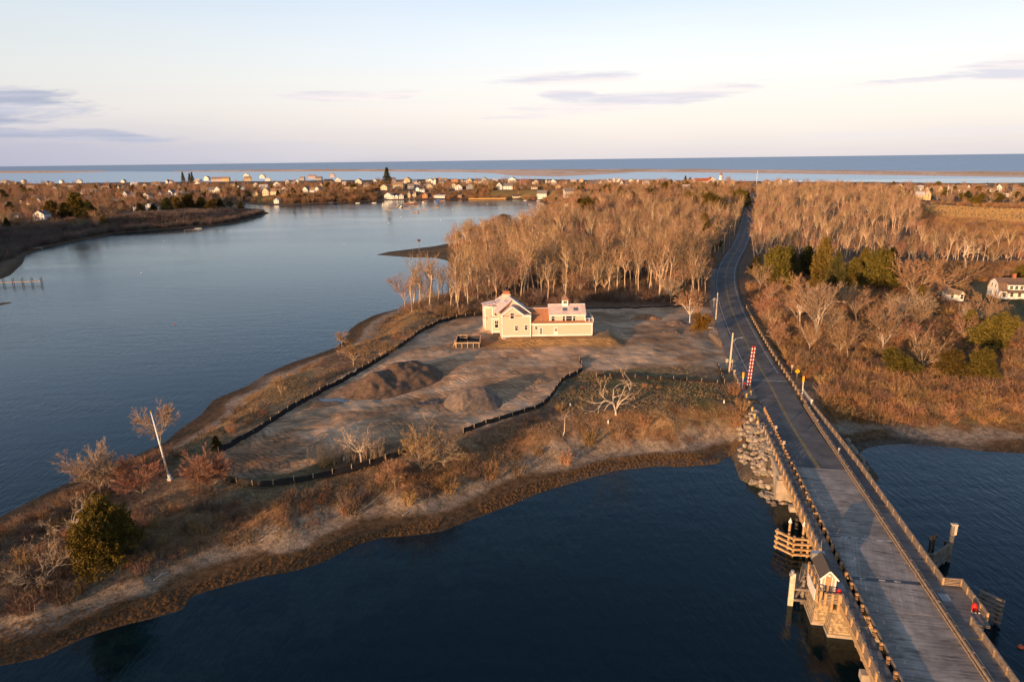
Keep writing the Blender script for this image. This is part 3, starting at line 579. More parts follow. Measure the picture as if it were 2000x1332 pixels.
for a, b_ in ((1.5, .6), (1.9, 1.6), (1.0, 1.9)): q = MB(); q.cyl(a, b_, -3, 3.4, .2, 8); q.build('pile', grey, fd)
q = MB(); q.cyl(-.1, 0, 4.5, 4.9, .22, 8); q.b2(-.45, -.1, -.15, .15, 4.2, 4.5); q.build('navigation_light', steel, fd)
gp = empty('gauge_post', 'tall grey timber post with a white board at the right hand fender', 'post', BW(17.7, 12.9, 0), -TH)
q = MB(); q.b2(-.22, .22, -.18, .18, -3, 5.6); q.build('post', grey, gp); q = MB(); q.b2(.12, .4, -.25, .05, 4.2, 5.7); q.b2(-.35, .45, -.3, .2, 5.6, 5.75); q.build('gauge_board', mat('pale_board', (.6, .5, .4), .8), gp)
# signs and lights of the road, each a thing of its own
def sign(px, py, z, hgt_, lab, kind='plate', m=None, size=.5, cat='sign'):
    x, y = P(px, py, z); o = empty('road_sign' if kind != 'signal' else 'gate_signal', lab, cat, (x, y, z)); q = MB()
    q.cyl(0, 0, -.4, hgt_, .045 if kind != 'signal' else .09, 6); q.build('post', steel if kind != 'signal' else white, o); q = MB()
    if kind == 'plate': q.b2(-size/2, size/2, -.06, -.03, hgt_-size*1.3, hgt_)
    elif kind == 'diamond': a = size*.72; q.add([(0, -.08, hgt_-a), (a, -.08, hgt_), (0, -.08, hgt_+a), (-a, -.08, hgt_), (0, -.04, hgt_-a), (a, -.04, hgt_), (0, -.04, hgt_+a), (-a, -.04, hgt_)], [(0, 1, 2, 3), (7, 6, 5, 4), (0, 1, 5, 4), (1, 2, 6, 5), (2, 3, 7, 6), (3, 0, 4, 7)])
    elif kind == 'signal': q.cyl(0, 0, hgt_, hgt_+1.15, .24, 10)
    pl = q.build('sign_plate' if kind != 'signal' else 'yellow_housing', m or steel, o)
    if kind == 'diamond' and m == yel:
        q = MB(); q.bar((-.18, -.09, hgt_-.3), (.1, -.09, hgt_+.1), .01, .09); q.bar((.1, -.09, hgt_+.1), (-.05, -.09, hgt_+.35), .01, .09); q.build('symbol', mat('black_paint', (.01, .01, .01), .6), pl)
    if kind == 'signal': q = MB(); q.cyl(0, 0, hgt_+1.15, hgt_+1.3, .26, 10); q.build('cap', mat('orange_lamp', (.6, .2, .01), .4), o)
    return o
tanp = mat('sign_back', (.45, .40, .34), .6, .1)
sign(1419, 716, 4.8, 2.0, 'square tan sign back just left of the street light pole', m=tanp, size=.7)
sign(1430, 722, 4.8, 2.1, 'diamond shaped sign back just right of the street light pole', 'diamond', tanp, .8)
sign(1434, 736, 4.8, 1.7, 'small narrow sign back below the diamond one by the street light', m=tanp, size=.4)
sign(1514, 850, 4.6, 1.9, 'small grey sign on the kerb at the bridge approach, farther of two', m=tanp, size=.45)
sign(1529, 884, 4.6, 2.2, 'small grey sign on the kerb at the bridge approach, nearer of two', m=tanp, size=.45)
sign(1637, 889, 4.6, 1.4, 'small low sign on the right walkway near the asphalt end', m=tanp, size=.3)
sign(1546, 726, 4.6, 1.7, 'grey sign back beside the yellow diamond sign', m=tanp, size=.55)
sign(1556, 738, 4.6, 1.6, 'yellow diamond warning sign with a black arrow by the right guardrail', 'diamond', yel, .85)
sign(1394, 600, 5.6, 2.6, 'grey diamond sign back beside the utility pole at the lot edge', 'diamond', tanp, .9)
sign(1450, 756, 4.7, 2.2, 'yellow topped white signal post left of the striped gate', 'signal', yel, cat='signal')
sign(1567, 764, 4.7, 2.2, 'yellow topped white signal post at the right guardrail end', 'signal', yel, cat='signal')
gx, gy = P(1461, 759, 4.7); gt = empty('barrier_gate', 'tall raised red and white striped barrier gate beside the road', 'gate', (gx, gy, 4.7))
rp = mat('gate_red', (.55, .03, .03), .5, .1); q1 = MB(); q2 = MB(); n = 22
for i in range(n):
    z = .7+i*9.0/n; q_ = q1 if i % 2 else q2; lean = .055
    for sx in (-.27, .27): q_.b2(sx-.1+z*lean, sx+.1+z*lean, -.08, .08, z, z+9./n-.002)
    if i % 2 == 0: q1.b2(-.17+z*lean, .17+z*lean, -.04, .04, z+.05, z+.2)
q1.build('red_band', rp, gt); q2.build('white_band', white, gt)
q = MB(); q.b2(-.45, .45, -.5, .5, -.3, .75); q.bar((-1., .2, 1.2), (.1, 0, .6), .15, .3); q.build('gate_machine', dark, gt)
q = MB(); q.cyl(-.9, 0, -.2, 1.5, .06, 6); q.b2(-1.15, -.65, -.15, 0, 1.1, 1.5); q.build('warning_light', rp, gt)
x0, y0 = P(1567, 766, 4.7); x1, y1 = P(1585, 790, 4.7); g2 = empty('lowered_gate', 'white lattice gate panel folded beside the right guardrail', 'gate', (x0, y0, 4.6))
q = MB(); d = Vector((x1-x0, y1-y0, 0))
for z in (.25, .6, .95): q.bar((0, 0, z), (d.x, d.y, z), .06, .07)
for i in range(9): q.bar((d.x*i/8, d.y*i/8, .2), (d.x*min(8, i+1)/8, d.y*min(8, i+1)/8, .98), .05, .05)
q.build('lattice', white, g2); q = MB(); q.box((d.x, d.y, .5), (.3, .3, 1.4), .3); q.box((0, 0, .5), (.16, .16, 1.6)); q.build('end_post', white, g2)
x, y = P(1424, 727, 4.8); sl = empty('street_light', 'pale wooden street light pole with a curved lamp arm over the road', 'street light', (x, y, 4.8))
q = MB(); q.tube([(0, 0, -1), (.15, 0, 5), (.25, 0, 9.6)], [.24, .21, .17], 9); q.build('pole', mat('pale_pole', (.62, .52, .40), .8, .15, 1.), sl, True)
q = MB(); q.tube([(.2, 0, 7.2), (1., 0, 8.2), (2.0, 0, 8.45)], [.05, .05, .045], 6); q.build('lamp_arm', steel, sl); q = MB(); q.box((2.3, 0, 8.45), (.7, .25, .14)); q.build('lamp_head', steel, sl)
# utility poles along the road
def upole(px, py, h, lab, arms=1, z=None, m=None):
    x, y, gz = G(px, py) if z is None else (*P(px, py, z), z)
    o = empty('utility_pole', lab, 'utility pole', (x, y, gz), 0, 'utility poles along the road'); q = MB(); q.tube([(0, 0, -1), (0, 0, h*.5), (.05, 0, h)], [.2, .17, .13], 7); q.build('pole', m or mat('pole_wood', (.33, .26, .19), .9), o)
    for k in range(arms): q = MB(); q.bar((-1.25, .1, h-.5-k*.9), (1.25, -.1, h-.5-k*.9), .12, .14); q.b2(-.12, .12, -.3, -.1, h-1.8, h-1.2); [q.cyl(a, 0, h-.45-k*.9, h-.2-k*.9, .05, 5) for a in (-1.1, -.6, .6, 1.1)]; q.build('crossarm', tan2, o)
upole(1398, 625, 8.6, 'bare pale utility pole nearest the house lot at the road edge', 0, m=mat('pale_pole', (.62, .52, .40)))
for (a, b_, h, lab) in ((1413, 497, 11, 'utility pole with crossarm at the inside of the road bend'), (1424, 480, 11, 'utility pole with crossarm just past the road bend'), (1434, 462, 11, 'third utility pole with crossarm past the road bend'), (1441, 445, 11, 'utility pole before the dark roadside evergreens'), (1448, 432, 11, 'utility pole beside the dark roadside evergreens'),
                        (1456, 412, 12, 'sunlit utility pole with crossarm where the road meets the dark evergreens'), (1464, 392, 12, 'utility pole at the far end of the visible road')): upole(a, b_, h, lab)
# riprap stones on the banks below the road
rng = np.random.RandomState(3); stm = mat('riprap_stone', (.33, .28, .22), .9, .45, 1.2, .5, 4, rnd=.3); protos = []
for k in range(7):
    bm = bmesh.new(); bmesh.ops.create_icosphere(bm, subdivisions=1, radius=.5)
    for v in bm.verts: v.co = Vector((v.co.x*rng.uniform(.8, 1.5), v.co.y*rng.uniform(.7, 1.2), v.co.z*rng.uniform(.5, .9)))*rng.uniform(.8, 1.15)
    me = bpy.data.meshes.new('riprap_stone'); bm.to_mesh(me); bm.free(); me.materials.append(stm); protos.append(me)
def in_px(poly, n, z=2., seed=0):
    r = np.random.RandomState(seed); wp = [tuple(p) for p in W(poly, z)]; a = np.array(wp); lo, hi = a.min(0), a.max(0); out = []
    while len(out) < n:
        p = r.uniform(lo, hi, (4*n, 2)); p = p[inside(p[:, 0], p[:, 1], wp)]; out += list(p)
        if len(p) == 0: break
    return np.array(out[:n])
pts = np.concatenate([in_px([(1455, 828), (1478, 822), (1530, 935), (1545, 962), (1505, 968), (1470, 930), (1446, 880), (1442, 850)], 130, 1.8, 1), in_px([(1462, 890), (1500, 880), (1535, 940), (1548, 968), (1505, 972), (1474, 935)], 132, .6, 4), in_px([(1648, 850), (1660, 845), (1712, 945), (1690, 935), (1668, 885)], 38, 2., 2)])
hz = hgt(pts[:, 0], pts[:, 1])
for (x, y), z in zip(pts, hz):
    o = link('riprap_stone', protos[rng.randint(7)]); s_ = rng.uniform(.85, 1.5); o.scale = (s_, s_, s_); o.rotation_euler = (rng.uniform(-.4, .4), rng.uniform(-.4, .4), rng.uniform(0, 6.3)); o.location = (x, y, max(z, -.3)+.12*s_)
    tag(o, 'rough angular boulder in the rock slope at the bridge end', 'boulder', 'boulders armouring the bank at the bridge end')
# ================================================================ THE NEW HOUSE
hz0 = 8.5; hA = P(981, 658.5, hz0); hB = P(1157, 656, hz0); HR = math.atan2(hB[1]-hA[1], hB[0]-hA[0]); 
nh = empty('new_house', 'large unfinished beige shingled house with white trim and bare roofs on the graded lot', 'house', (*hA, hz0), HR)
HL = math.hypot(hB[0]-hA[0], hB[1]-hA[1]); k_ = HL/24.6
shg = mat('beige_siding', (.73, .50, .41), .85, .1, 1.5, .15, 14, stretch=(.3, .3, 6)); trim = mat('white_trim', (.82, .80, .78), .6, .05, 2)
roof_lit = mat('roof_underlay_lit', (.66, .54, .50), .8, .2, .9); roof_shaded = mat('roof_underlay_shaded', (.52, .51, .52), .7, .15, .8); ror = mat('cedar_roof', (.44, .20, .10), .8, .3, 1.6, stretch=(1, 3, 3)); glass = mat('dark_glass', (.02, .022, .028), .12, .1, 2, spec=.6)  # pink sunlit slopes and grey shaded slopes: light put into the roof colours
def hx(q, x0, x1, y0, y1, z0, z1, mi=0): q.b2(x0*k_, x1*k_, y0, y1, z0, z1, mi)
def gable_block(q, x0, x1, y0, y1, z0, ze, zr, axis='y', xr=None):
    """walls of a gabled block; the ridge runs along axis"""
    x0, x1 = x0*k_, x1*k_; xm = (x0+x1)/2 if xr is None else xr*k_; ym = (y0+y1)/2
    b = [(x0, y0, z0), (x1, y0, z0), (x1, y1, z0), (x0, y1, z0), (x0, y0, ze), (x1, y0, ze), (x1, y1, ze), (x0, y1, ze)]
    if axis == 'y': q.add(b+[(xm, y0, zr), (xm, y1, zr)], [(0, 1, 5, 8, 4), (1, 2, 6, 5), (2, 3, 7, 9, 6), (3, 0, 4, 7)])
    else: q.add(b+[(x0, ym, zr), (x1, ym, zr)], [(0, 1, 5, 4), (1, 2, 6, 9, 5), (2, 3, 7, 6), (3, 0, 4, 8, 7)])
def slab(q, pts, th=.16, mi=0):
    """a thin sloping slab from four corner points"""
    a = [Vector(p) for p in pts]; n = (a[1]-a[0]).cross(a[3]-a[0]).normalized(); n = n if n.z > 0 else -n
    q.add([tuple(p) for p in a]+[tuple(p+n*th) for p in a], [tuple(range(len(a)))[::-1], tuple(range(len(a), 2*len(a)))]+[(i, (i+1) % len(a), len(a)+(i+1) % len(a), len(a)+i) for i in range(len(a))], mi)
q = MB()
gable_block(q, 0.2, 5.6, 0, 4, 5.6, 5.9, 8.0, 'y'); hx(q, 0, 7.7, 0, 13, -.6, 5.9)
gable_block(q, -1.0, 7.5, 3.5, 14, 5.0, 6.3, 9.3, 'y', 2.9)
hx(q, 7.7, 24.6, .4, 7.5, -.6, 3.5); hx(q, 13.0, 22.6, 1.0, 7.5, 3.5, 5.7); gable_block(q, 13, 22.6, 1, 7.5, 5.6, 5.7, 7.5, 'x')
hx(q, -2.5, 0, 5.0, 8.0, -.3, 4.1); hx(q, -2.1, 0, 6.0, 8.5, 4.1, 7.0); hx(q, -3.6, 0, 9.5, 13.5, -.4, 6.4)
q.build('wall', shg, nh)
q = MB()
slab(q, [(-1.5*k_, .9, 5.95), (-1.5*k_, 14.3, 5.95), (2.9*k_, 13.0, 9.35), (2.9*k_, 3.2, 9.35)])
slab(q, [(-.2*k_, -.25, 5.75), (-.2*k_, 3.4, 5.75), (2.9*k_, 3.4, 8.05), (2.9*k_, -.25, 8.05)]); slab(q, [(-3.9*k_, 9.3, 6.4), (-3.9*k_, 13.8, 6.4), (-.4*k_, 13.8, 7.1), (-.4*k_, 9.3, 7.1)])
slab(q, [(12.7*k_, .7, 5.65), (22.9*k_, .7, 5.65), (22.9*k_, 4.25, 7.65), (12.7*k_, 4.25, 7.65)]); slab(q, [(12.7*k_, 4.25, 7.65), (22.9*k_, 4.25, 7.65), (22.9*k_, 7.8, 5.65), (12.7*k_, 7.8, 5.65)])
rf = q.build('roof', roof_lit, nh)
q = MB()
slab(q, [(2.9*k_, 3.2, 9.35), (2.9*k_, 13.0, 9.35), (7.9*k_, 14.3, 5.9), (7.9*k_, 1.2, 6.0)]); slab(q, [(2.9*k_, -.25, 8.05), (2.9*k_, 3.4, 8.05), (6.0*k_, 3.4, 5.75), (6.0*k_, -.25, 5.75)])
slab(q, [(-1.5*k_, 14.3, 5.95), (7.9*k_, 14.3, 5.95), (2.95*k_, 13.0, 9.35), (2.9*k_, 13.0, 9.35)])
q.build('roof', roof_shaded, nh)
q = MB(); slab(q, [(7.7*k_, .1, 3.55), (24.6*k_, .1, 3.55), (24.6*k_, 1.0, 3.9), (7.7*k_, 1.0, 3.9)]); slab(q, [(7.6*k_, .95, 3.85), (13*k_, .95, 3.85), (13*k_, 4.4, 6.6), (6.3*k_, 4.4, 6.6)]); slab(q, [(6.3*k_, 4.4, 6.6), (13*k_, 4.4, 6.6), (13*k_, 7.7, 4.0), (7.6*k_, 7.7, 4.0)]); q.build('roof', ror, nh)
q = MB(); hx(q, 1.4, 3.5, 8.6, 9.9, 7.6, 9.9); ch = q.build('chimney', shg, nh); q = MB(); hx(q, 1.6, 3.3, 8.8, 9.7, 9.9, 10.7); q.build('chimney_top', mat('brick', (.40, .15, .08), .9, .3, 6), ch)
q = MB()   # trim: bands, corner boards, rakes
for a, b_, z in ((0, 7.75, .05), (7.75, 24.6, .02)): q.b2(a*k_-.04, b_*k_+.04, -.06 if a == 0 else .33, 0 if a == 0 else .4, z, z+.38)
for a in (0, 7.7): hx(q, a-.12, a+.14, -.07, .0, 0, 5.9)
for a in (7.95, 24.5): hx(q, a-.14, a+.14, .33, .4, 0, 3.5)
hx(q, 7.7, 24.7, .15, .4, 3.1, 3.5); hx(q, 5.5, 7.9, -.35, .0, 5.5, 5.95); hx(q, -.4, .35, -.35, 0, 5.5, 5.75); hx(q, 12.9, 22.8, .85, .99, 5.3, 5.65)
hx(q, 12.9, 13.15, .93, .99, 3.9, 5.5); hx(q, 22.45, 22.7, .93, .99, 3.9, 5.5); hx(q, -.25, 0, -.3, .1, 2.9, 3.1)
for sg, xa in ((-1, -.35), (1, 6.15)): q.bar((xa*k_, -.3, 5.72), (2.9*k_, -.3, 8.1), .1, .3)
q.bar((2.9*k_, 3.2, 9.52), (2.9*k_, 13, 9.52), .25, .08); q.bar((7.9*k_, 1.2, 6.1), (2.9*k_, 3.2, 9.45), .12, .22); q.bar((7.9*k_, 14.3, 6.05), (7.9*k_, 1.2, 6.1), .15, .25); q.bar((12.7*k_, 4.25, 7.86), (22.9*k_, 4.25, 7.86), .25, .1); q.bar((6.3*k_, 4.4, 6.8), (12.7*k_, 4.4, 6.8), .2, .1)
hx(q, -2.6, .0, 4.9, 5.0, .0, .4); hx(q, -2.6, -2.35, 4.92, 5.0, 0, 4.1); hx(q, -2.65, .05, 4.8, 5.0, 3.8, 4.15); hx(q, -2.2, -1.95, 5.9, 6.0, 4.2, 7); hx(q, -3.75, -.6, 9.4, 9.5, 5.9, 6.4); hx(q, -3.72, -3.45, 9.42, 9.5, 0, 6); hx(q, -3.75, -3.4, 9.0, 9.5, 2.9, 3.3)
q.build('trim', trim, nh)
def window(par, x, y, z, wd, ht, pane='single', face=(0, -1)):
    f = MB(); ox, oy = face; tx, ty = -oy, ox
    def bb(q, a, b_, c, d, dep0, dep1):
        xs = sorted((x+tx*a+ox*dep0, x+tx*b_+ox*dep1)); ys = sorted((y+ty*a+oy*dep0, y+ty*b_+oy*dep1))
        q.b2(xs[0], xs[1], ys[0], ys[1], c, d)
    wd *= 1.22; ht *= 1.15; w2 = wd/2; bb(f, -w2-.12, -w2, z-.05, z+ht+.12, .02, .10); bb(f, w2, w2+.12, z-.05, z+ht+.12, .02, .10); bb(f, -w2-.12, w2+.12, z+ht, z+ht+.14, .02, .11); bb(f, -w2-.12, w2+.12, z-.14, z, .02, .13); bb(f, -w2, w2, z+ht*.48, z+ht*.53, .02, .08)
    if wd > .5 and pane == 'single': bb(f, -.025, .025, z+ht*.5, z+ht, .02, .08)
    o = f.build('window', trim, par); g = MB(); bb(g, -w2+.005, w2-.005, z+.005, z+ht-.005, .01, .04); g.build('pane', glass, o)
for x, z, wd, ht in ((2.75, 6.0-.9, .75, 1.35), (3.9, 1.9, .6, 1.1), (6.5, 2.0, .6, 1.1)): window(nh, x*k_, 0, z-.1, wd, ht)
window(nh, 9.3*k_, .4, 1.9, .5, .8)
for x, wd in ((13.9, .7), (16.9, .65), (18.25, 1.5), (19.6, .65)): window(nh, x*k_, 1.0, 4.0, wd, 1.15, 'single' if wd < 1 else 'wide')
window(nh, -1.25*k_, 5.0, 1.4, .75, 1.7); window(nh, -1.1*k_, 6.0, 4.6, .8, 1.5); window(nh, -1.0*k_, 2.2, 6.9, .01, .01) if 0 else None
for y, z in ((10.5, 3.9), (12.3, 3.9), (10.5, .8), (12.3, .8)): window(nh, -3.6*k_, y, z, .8, 1.4, face=(-1, 0))
for x, ht in ((10.55, 2.1), (14.65, 2.1)):
    q = MB(); q.b2(x*k_-.55, x*k_+.55, .30, .398, .2, 2.4); d_ = q.build('door', trim, nh); g = MB()
    for i in range(2):
        for j in range(4 if x < 12 else 2): g.b2(x*k_-.33+i*.36, x*k_-.03+i*.36, .285, .31, (.6 if x < 12 else 1.3)+j*.44, (.95 if x < 12 else 1.7)+j*.44)
    g.build('pane', glass if x < 12 else mat('lit_tone_glass', (.35, .12, .03), .3), d_)  # the second door's lit look is put into its orange pane colour
sky_m = mat('skylight_glass', (.10, .13, .17), .15, .1, 2, spec=.8)
def skylight(x, y, sx, sy, u):  # u in 0..1 up the left main slope
    q = MB(); z = lambda xx: 5.95+(9.35-5.95)*(xx+1.5)/4.4+.2
    slab(q, [((x-sx)*k_, y-sy, z(x-sx)), ((x-sx)*k_, y+sy, z(x-sx)), ((x+sx)*k_, y+sy, z(x+sx)), ((x+sx)*k_, y-sy, z(x+sx))], .1); q.build('skylight', sky_m, nh)
for x, y in ((.2, 11.2), (.2, 9.6), (1.2, 6.2), (1.2, 4.3)): skylight(x, y, .75, .38, 0)
for x in (17.2, 20.2):
    q = MB(); z = lambda yy: 5.65+(7.65-5.65)*(yy-.7)/3.55+.19
    slab(q, [((x-.6)*k_, 1.9, z(1.9)), ((x+.6)*k_, 1.9, z(1.9)), ((x+.6)*k_, 2.9, z(2.9)), ((x-.6)*k_, 2.9, z(2.9))], .1); q.build('skylight', sky_m, nh)
q = MB(); hx(q, 16.6, 18.2, 3.5, 5.0, 7.2, 9.0); cu = q.build('cupola', trim, nh)
q = MB(); hx(q, 16.4, 18.4, 3.3, 5.2, 9.0, 9.12); cxx = 17.4*k_; q.add([(16.4*k_, 3.3, 9.12), (18.4*k_, 3.3, 9.12), (18.4*k_, 5.2, 9.12), (16.4*k_, 5.2, 9.12), (cxx, 4.25, 10.5)], [(0, 1, 4), (1, 2, 4), (2, 3, 4), (3, 0, 4), (3, 2, 1, 0)]); q.cyl(cxx, 4.25, 10.3, 10.9, .03, 5); q.build('cupola_roof', mat('copper_roof', (.30, .17, .12), .6, .3, 4), cu)
q = MB(); [q.b2(cxx-.45+i*.48, cxx-.03+i*.48, 3.46, 3.49, 8.2, 8.75) for i in range(2)]; q.build('pane', glass, cu)
q = MB(); hx(q, 22.6, 24.9, .3, 7.2, 3.5, 3.62); q.build('roof_deck', mat('deck_membrane', (.10, .13, .22), .7), nh)
q = MB()
for a, b_ in (((22.6, .45), (24.8, .45)), ((24.8, .45), (24.8, 7.0)), ((22.6, 7.0), (24.8, 7.0))):
    for z in (3.85, 4.65): q.bar((a[0]*k_, a[1], z), (b_[0]*k_, b_[1], z), .08, .1)
for x, y in ((22.7, .45), (23.7, .45), (24.8, .45), (24.8, 2.6), (24.8, 4.8), (24.8, 7), (23.7, 7)): q.b2(x*k_-.07, x*k_+.07, y-.07, y+.07, 3.6, 4.8)
q.build('deck_railing', trim, nh)
q = MB(); hx(q, .1, 7.6, -.03, .02, -.45, .04); q.build('foundation', mat('foundation_grey', (.30, .29, .30), .9, .5, 2), nh)
q = MB(); hx(q, -2.3, -.1, 3.9, 5.0, -.9, .0); q.build('cellar_door', dark, nh)
for c_ in [o for o in COL.objects if o.type == 'MESH' and (o.parent == nh or (o.parent is not None and o.parent.parent == nh))]:
    for v in c_.data.vertices:      # the main wing runs back to the left of the front gable
        if v.co.y > 3.3 and (v.co.x < 6.5*k_ or v.co.y > 8.5): v.co.x -= (v.co.y-3.3)*.20
# timber formwork pit left of the house
fx, fy, fz = G(915, 672); pit = empty('formwork_frame', 'low timber formwork frame around a dark pit left of the new house', 'formwork', (fx, fy, fz-.2), HR)
lum = mat('fresh_lumber', (.62, .42, .24), .8, .2, 3.); L2 = 3.0
q = MB(); q.b2(-L2, L2, -3.6, 3.6, -.15, .1); q.build('floor', mat('pit_floor', (.05, .05, .055), .9), pit)
q = MB(); q.b2(-L2, L2, -3.66, -3.6, .0, 1.5); q.b2(-L2, L2, 3.6, 3.66, 0, 1.6); q.b2(-L2-.06, -L2, -3.6, 3.6, 0, 1.5); q.b2(L2, L2+.06, -3.6, 3.6, 0, 1.5); q.build('panel', mat('form_panel', (.05, .05, .06), .8), pit)
for a, b_ in (((-L2, -3.8), (L2, -3.8)), ((-L2, 3.8), (L2, 3.8)), ((-L2-.2, -3.8), (-L2-.2, 3.8)), ((L2+.2, -3.8), (L2+.2, 3.8))):
    q = MB(); q.bar((a[0], a[1], 1.55), (b_[0], b_[1], 1.55), .3, .2); q.build('top_rail', lum, pit)
for x in (-3, -1.5, 0, 1.5, 3):
    for y in (-3.85, 3.85): q = MB(); q.b2(x-.08, x+.08, y-.06, y+.06, -.3, 1.9 if x in (-3, 0) else 1.5); q.build('stud', lum, pit)
for y in (-2.4, -.8, .8, 2.4):
    for sx in (-1, 1): q = MB(); q.bar((sx*(L2+.25), y, 1.4), (sx*(L2+1.1), y, -.1), .09, .09); q.b2(sx*(L2+.3)-.06, sx*(L2+.3)+.06, y-.06, y+.06, -.2, 1.6); q.build('brace', lum, pit)
q = MB(); q.b2(-2.6, -.3, 2.9, 3.1, 1.9, 2.0); q.b2(-2.4, -2.3, 2.9, 3.0, 0, 2); q.b2(-.6, -.5, 2.9, 3., 0, 2); q.b2(-2.5, -.4, 2.3, 2.9, 1.25, 1.33); q.build('scaffold', lum, pit)
# soil heaps
def heap(name, px, py, rx, ry, h, rot, lab, seed, col_=(.19, .14, .10), rough=.35):
    x, y, z = G(px, py); n = 70; u = np.linspace(-1.25, 1.25, n); X, Y = np.meshgrid(u, u, indexing='ij'); R_ = np.hypot(X, Y)
    ridge = np.clip(1-np.maximum(np.abs(X)*.0, np.hypot(np.maximum(np.abs(X)-.35, 0)/.65, Y)), 0, 1)
    xx = X*rx; yy = Y*ry; c, s = math.cos(rot), math.sin(rot); wx = x+xx*c-yy*s; wy = y+xx*s+yy*c
    H = h*(1-(1-ridge)**1.15)*(.85+.3*fbm(wx+seed, wy, 4, 3))*(.62+.76*fbm(wx-seed*3, wy+seed, 5.5, 3))+(fbm(wx*1.0, wy+seed, 1.6, 4)-.5)*rough*2*smooth(0, .25, ridge)+np.where(ridge > 0, 0, -.8)
    g0 = hgt(wx, wy); Z = np.maximum(g0-.35, g0+H-.1)
    m = mat('soil_'+name, col_, .95, .4, 1.1, .8, 4); o = link('soil_heap', grid_mesh('soil_heap', wx-x, wy-y, Z-z, m)); o.location = (x, y, z); tag(o, lab, 'soil heap')
heap('a', 768, 750, 12.5, 7.6, 4.4, .75, 'large dark soil heap beside the black silt fence on the river side', 3, (.15, .10, .07), .6)
heap('b', 924, 786, 6.2, 5.4, 3.8, .3, 'pointed grey brown soil heap in the middle of the lot', 8, (.20, .155, .125), .2)
heap('c', 1262, 622, 5.0, 2.6, 1.3, .1, 'small rust coloured soil heap at the wood edge right of the new house', 12, (.30, .17, .09))
heap('d', 1325, 632, 4.2, 3.0, 1.0, .4, 'low soil heap near the lone tree by the road', 16, (.20, .14, .11))
heap('e', 1310, 650, 3.2, 1.6, .7, .1, 'flattened soil heap in front of the lone tree', 19, (.18, .13, .10))
heap('f', 842, 786, 3.6, 1.4, .5, .15, 'flat heap of dark grey gravel in the middle of the lot', 23, (.075, .075, .085), .3)
# ================================================================ VILLAGE HOUSES
WC = dict(w=(.80, .78, .74), c=(.68, .58, .42), y=(.62, .46, .24), g=(.34, .34, .35), b=(.34, .38, .44), t=(.42, .32, .23), o=(.50, .24, .10), p=(.55, .46, .46))
RC = dict(g=(.20, .19, .19), d=(.07, .07, .075), t=(.32, .23, .16), r=(.42, .10, .05), b=(.09, .17, .42), w=(.55, .53, .52), p=(.36, .28, .26))
WM = {k: mat('house_wall_'+k, v, .85, .12, .6) for k, v in WC.items()}; RM = {k: mat('house_roof_'+k, v, .85, .25, .7) for k, v in RC.items()}
brick = mat('brick', (.40, .15, .08)); _win = {}
def win_mesh(wd, ht):
    key = (round(wd, 1), round(ht, 1))
    if key not in _win:
        q = MB(); q.b2(-wd/2, wd/2, -.06, 0, 0, ht); q.b2(-wd/2-.09, -wd/2, -.09, 0, -.05, ht+.1); q.b2(wd/2, wd/2+.09, -.09, 0, -.05, ht+.1); q.b2(-wd/2, wd/2, -.09, 0, ht*.47, ht*.53); 
        me = q.mesh('window', [glass, trim]); mi = [0]*6+[1]*18; me.polygons.foreach_set('material_index', mi); _win[key] = me
    return _win[key]
